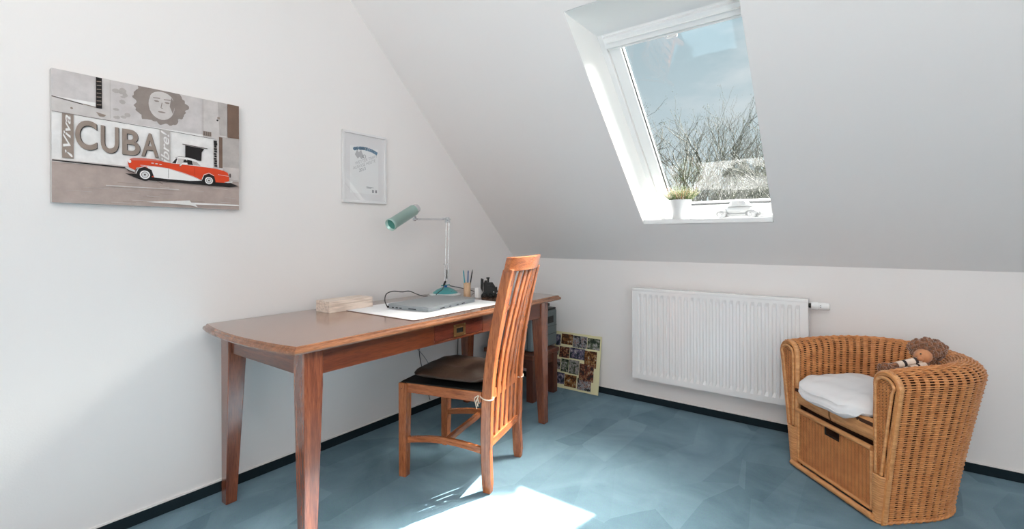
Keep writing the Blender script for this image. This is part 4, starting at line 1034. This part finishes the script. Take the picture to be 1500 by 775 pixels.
TREES=[((-1.73,8.0,GZ),7.2,'nearest bare tree standing at the left edge of the window view',3,(.0,0)),
       ((-2.3,12.5,GZ),8.6,'tall bare tree with a wide twiggy crown in the middle of the window view',11,(.0,0)),
       ((-.9,16.2,GZ),7.6,'low bare twiggy tree behind the others towards the right of the window view',23,(.0,0))]
for l_,h_,lab,sd_,ln in TREES: tree(l_,h_,lab,sd_,lean=ln)
# neighbouring house: white gable body under a grey roof
hs=thing('neighbour_house','pale rendered house with a low grey roof seen through the window','house',(.9,21.5,GZ))
m=MB(); m.box((-5,0,0),(7,7,4.8)); m.build('house_wall',mat('render_white',(.22,.22,.22),.9),hs)
m=MB(); m.prism([(-.5,4.7),(7.5,4.7),(3.5,7.0)],lambda a,b,d_:(d_,a,b),-5.0,7.4); m.build('roof',mat('roof_slate',(.055,.068,.074),.8,var=.2,vscale=3),hs)

# ------------------------------------------------------------------ lights
sun=bpy.data.lights.new('sun','SUN'); so=bpy.data.objects.new('sun',sun); COL.objects.link(so)
sd=V((-.31,-.913,-1)).normalized(); so.rotation_euler=sd.to_track_quat('-Z','Y').to_euler(); so.location=(4,12,14)
sun.energy=32; sun.angle=R(.6); sun.color=(1,.97,.93)
def area(name,loc,target,sx,sy,e,col=(1,1,1)):
    l=bpy.data.lights.new(name,'AREA'); l.shape='RECTANGLE'; l.size=sx; l.size_y=sy; l.energy=e; l.color=col
    o=bpy.data.objects.new(name,l); COL.objects.link(o); o.location=loc; o.rotation_euler=(V(target)-V(loc)).to_track_quat('-Z','Y').to_euler(); return o
area('window_fill_light',((fx0+fx1)/2,Y1+.02,(fz0+fz1)/2),((fx0+fx1)/2-.4,0,.9),fx1-fx0-.1,fz1-fz0-.1,24,(1,.975,.95))  # fill light added at the unseen rear window
area('window_fill_light',(X1-.02,-2.9,1.5),(0,-2.0,.9),1.5,1.2,9,(1,.975,.95))  # second added fill light, at the unseen side window
lo=thing('fill_ceiling_lamp','round white ceiling lamp added out of view as fill light','lamp',(2.6,-3.4,2.72)); m=MB(); m.lathe([(0,-.10),(.13,-.09),(.19,-.05),(.20,-.0)],n=40); m.build('lamp_glass',mat('opal_glass',(.9,.9,.88),.3,emis=(1,.98,.95,6)),lo)  # glowing lamp added behind the camera for fill
fl=thing('fill_uplighter','white floor lamp added out of view to brighten the ceiling','lamp',(3.0,-4.5,0)); m=MB(); m.lathe([(.14,0),(.14,.02),(.02,.03),(.015,.03)],n=32); m.build('lamp_base',M['white_mat'],fl)  # floor lamp added behind the camera to brighten ceiling and walls
m=MB(); m.tube([(0,0,.03),(0,0,1.72)],.012,12); m.build('pole',M['white_mat'],fl)
m=MB(); m.lathe([(.02,1.70),(.10,1.74),(.16,1.82),(.158,1.82),(.098,1.745),(.0,1.715)],n=40,cap=False); m.build('bowl_shade',M['white_mat'],fl)
upl=area('fill_uplighter_light',(3.0,-4.5,1.80),(2.5,-4.0,2.6),.2,.2,62,(1,.97,.94)); upl.data.spread=R(150)  # fill light of the added floor lamp
del_=area('fill_ceiling_light',(2.6,-3.4,2.59),(2.6,-3.4,0),.5,.5,10,(1,.97,.93))  # fill light under the added ceiling lamp

w=bpy.data.worlds.new('sky'); sc.world=w; w.use_nodes=True; nt=w.node_tree; N=nt.nodes; L=nt.links; bg=N['Background']
tc=N.new('ShaderNodeTexCoord'); sx=N.new('ShaderNodeSeparateXYZ'); L.new(tc.outputs['Generated'],sx.inputs[0])
r=N.new('ShaderNodeValToRGB'); e=r.color_ramp.elements; e[0].position=0; e[0].color=(.74,.78,.80,1); e[1].position=.34; e[1].color=(.45,.56,.61,1)
e2=r.color_ramp.elements.new(.14); e2.color=(.60,.68,.72,1); e3=r.color_ramp.elements.new(1); e3.color=(.42,.60,.74,1)
L.new(sx.outputs['Z'],r.inputs['Fac'])
mp=N.new('ShaderNodeMapping'); mp.inputs['Scale'].default_value=(1,1,2.6); L.new(tc.outputs['Generated'],mp.inputs['Vector'])
n=N.new('ShaderNodeTexNoise'); n.inputs['Scale'].default_value=3.4; n.inputs['Detail'].default_value=6; n.inputs['Roughness'].default_value=.55; L.new(mp.outputs['Vector'],n.inputs['Vector'])
cr=N.new('ShaderNodeValToRGB'); cr.color_ramp.elements[0].position=.56; cr.color_ramp.elements[0].color=(0,0,0,1); cr.color_ramp.elements[1].position=.8; cr.color_ramp.elements[1].color=(1,1,1,1); L.new(n.outputs['Fac'],cr.inputs['Fac'])
mx=N.new('ShaderNodeMix'); mx.data_type='RGBA'; L.new(cr.outputs['Color'],mx.inputs[0]); L.new(r.outputs['Color'],mx.inputs[6]); mx.inputs[7].default_value=(.78,.79,.80,1)
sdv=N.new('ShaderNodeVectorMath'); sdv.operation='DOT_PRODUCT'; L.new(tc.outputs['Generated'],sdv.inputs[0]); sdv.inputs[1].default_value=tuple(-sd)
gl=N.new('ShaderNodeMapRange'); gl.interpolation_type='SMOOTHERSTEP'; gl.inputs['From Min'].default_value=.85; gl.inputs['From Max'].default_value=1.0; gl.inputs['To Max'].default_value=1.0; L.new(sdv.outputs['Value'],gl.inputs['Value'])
gm=N.new('ShaderNodeVectorMath'); gm.operation='SCALE'; gm.inputs[0].default_value=(88,84,77); L.new(gl.outputs['Result'],gm.inputs['Scale'])  # broad glow round the sun, out of view, added to light the room
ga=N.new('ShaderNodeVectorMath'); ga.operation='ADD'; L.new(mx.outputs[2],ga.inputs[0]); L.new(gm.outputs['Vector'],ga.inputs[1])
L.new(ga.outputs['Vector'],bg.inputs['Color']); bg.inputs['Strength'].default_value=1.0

# ------------------------------------------------------------------ camera
F=689.34; yaw=R(36.7353); ro=R(.1771)
fw=V((-sin(yaw),cos(yaw),0)); rt=V((cos(yaw),sin(yaw),0)); up=V((0,0,1))
r2=rt*cos(ro)-up*sin(ro); u2=up*cos(ro)+rt*sin(ro)
cd=bpy.data.cameras.new('camera'); cam=bpy.data.objects.new('camera',cd); COL.objects.link(cam)
mtx=Matrix((r2,u2,-fw)).transposed().to_4x4(); mtx.translation=V((2.40576,-3.24954,1.18)); cam.matrix_world=mtx
cd.sensor_width=36; cd.lens=F/1500*36; cd.shift_y=-(387.5-346.25)/1500; cd.clip_start=.02
sc.camera=cam
sc.view_settings.view_transform='Standard'; sc.view_settings.look='None'; sc.view_settings.gamma=1; sc.view_settings.exposure=.12
sc.view_settings.use_curve_mapping=False
sc.cycles.max_bounces=10; sc.cycles.diffuse_bounces=6; sc.cycles.sample_clamp_indirect=6; sc.cycles.use_denoising=True
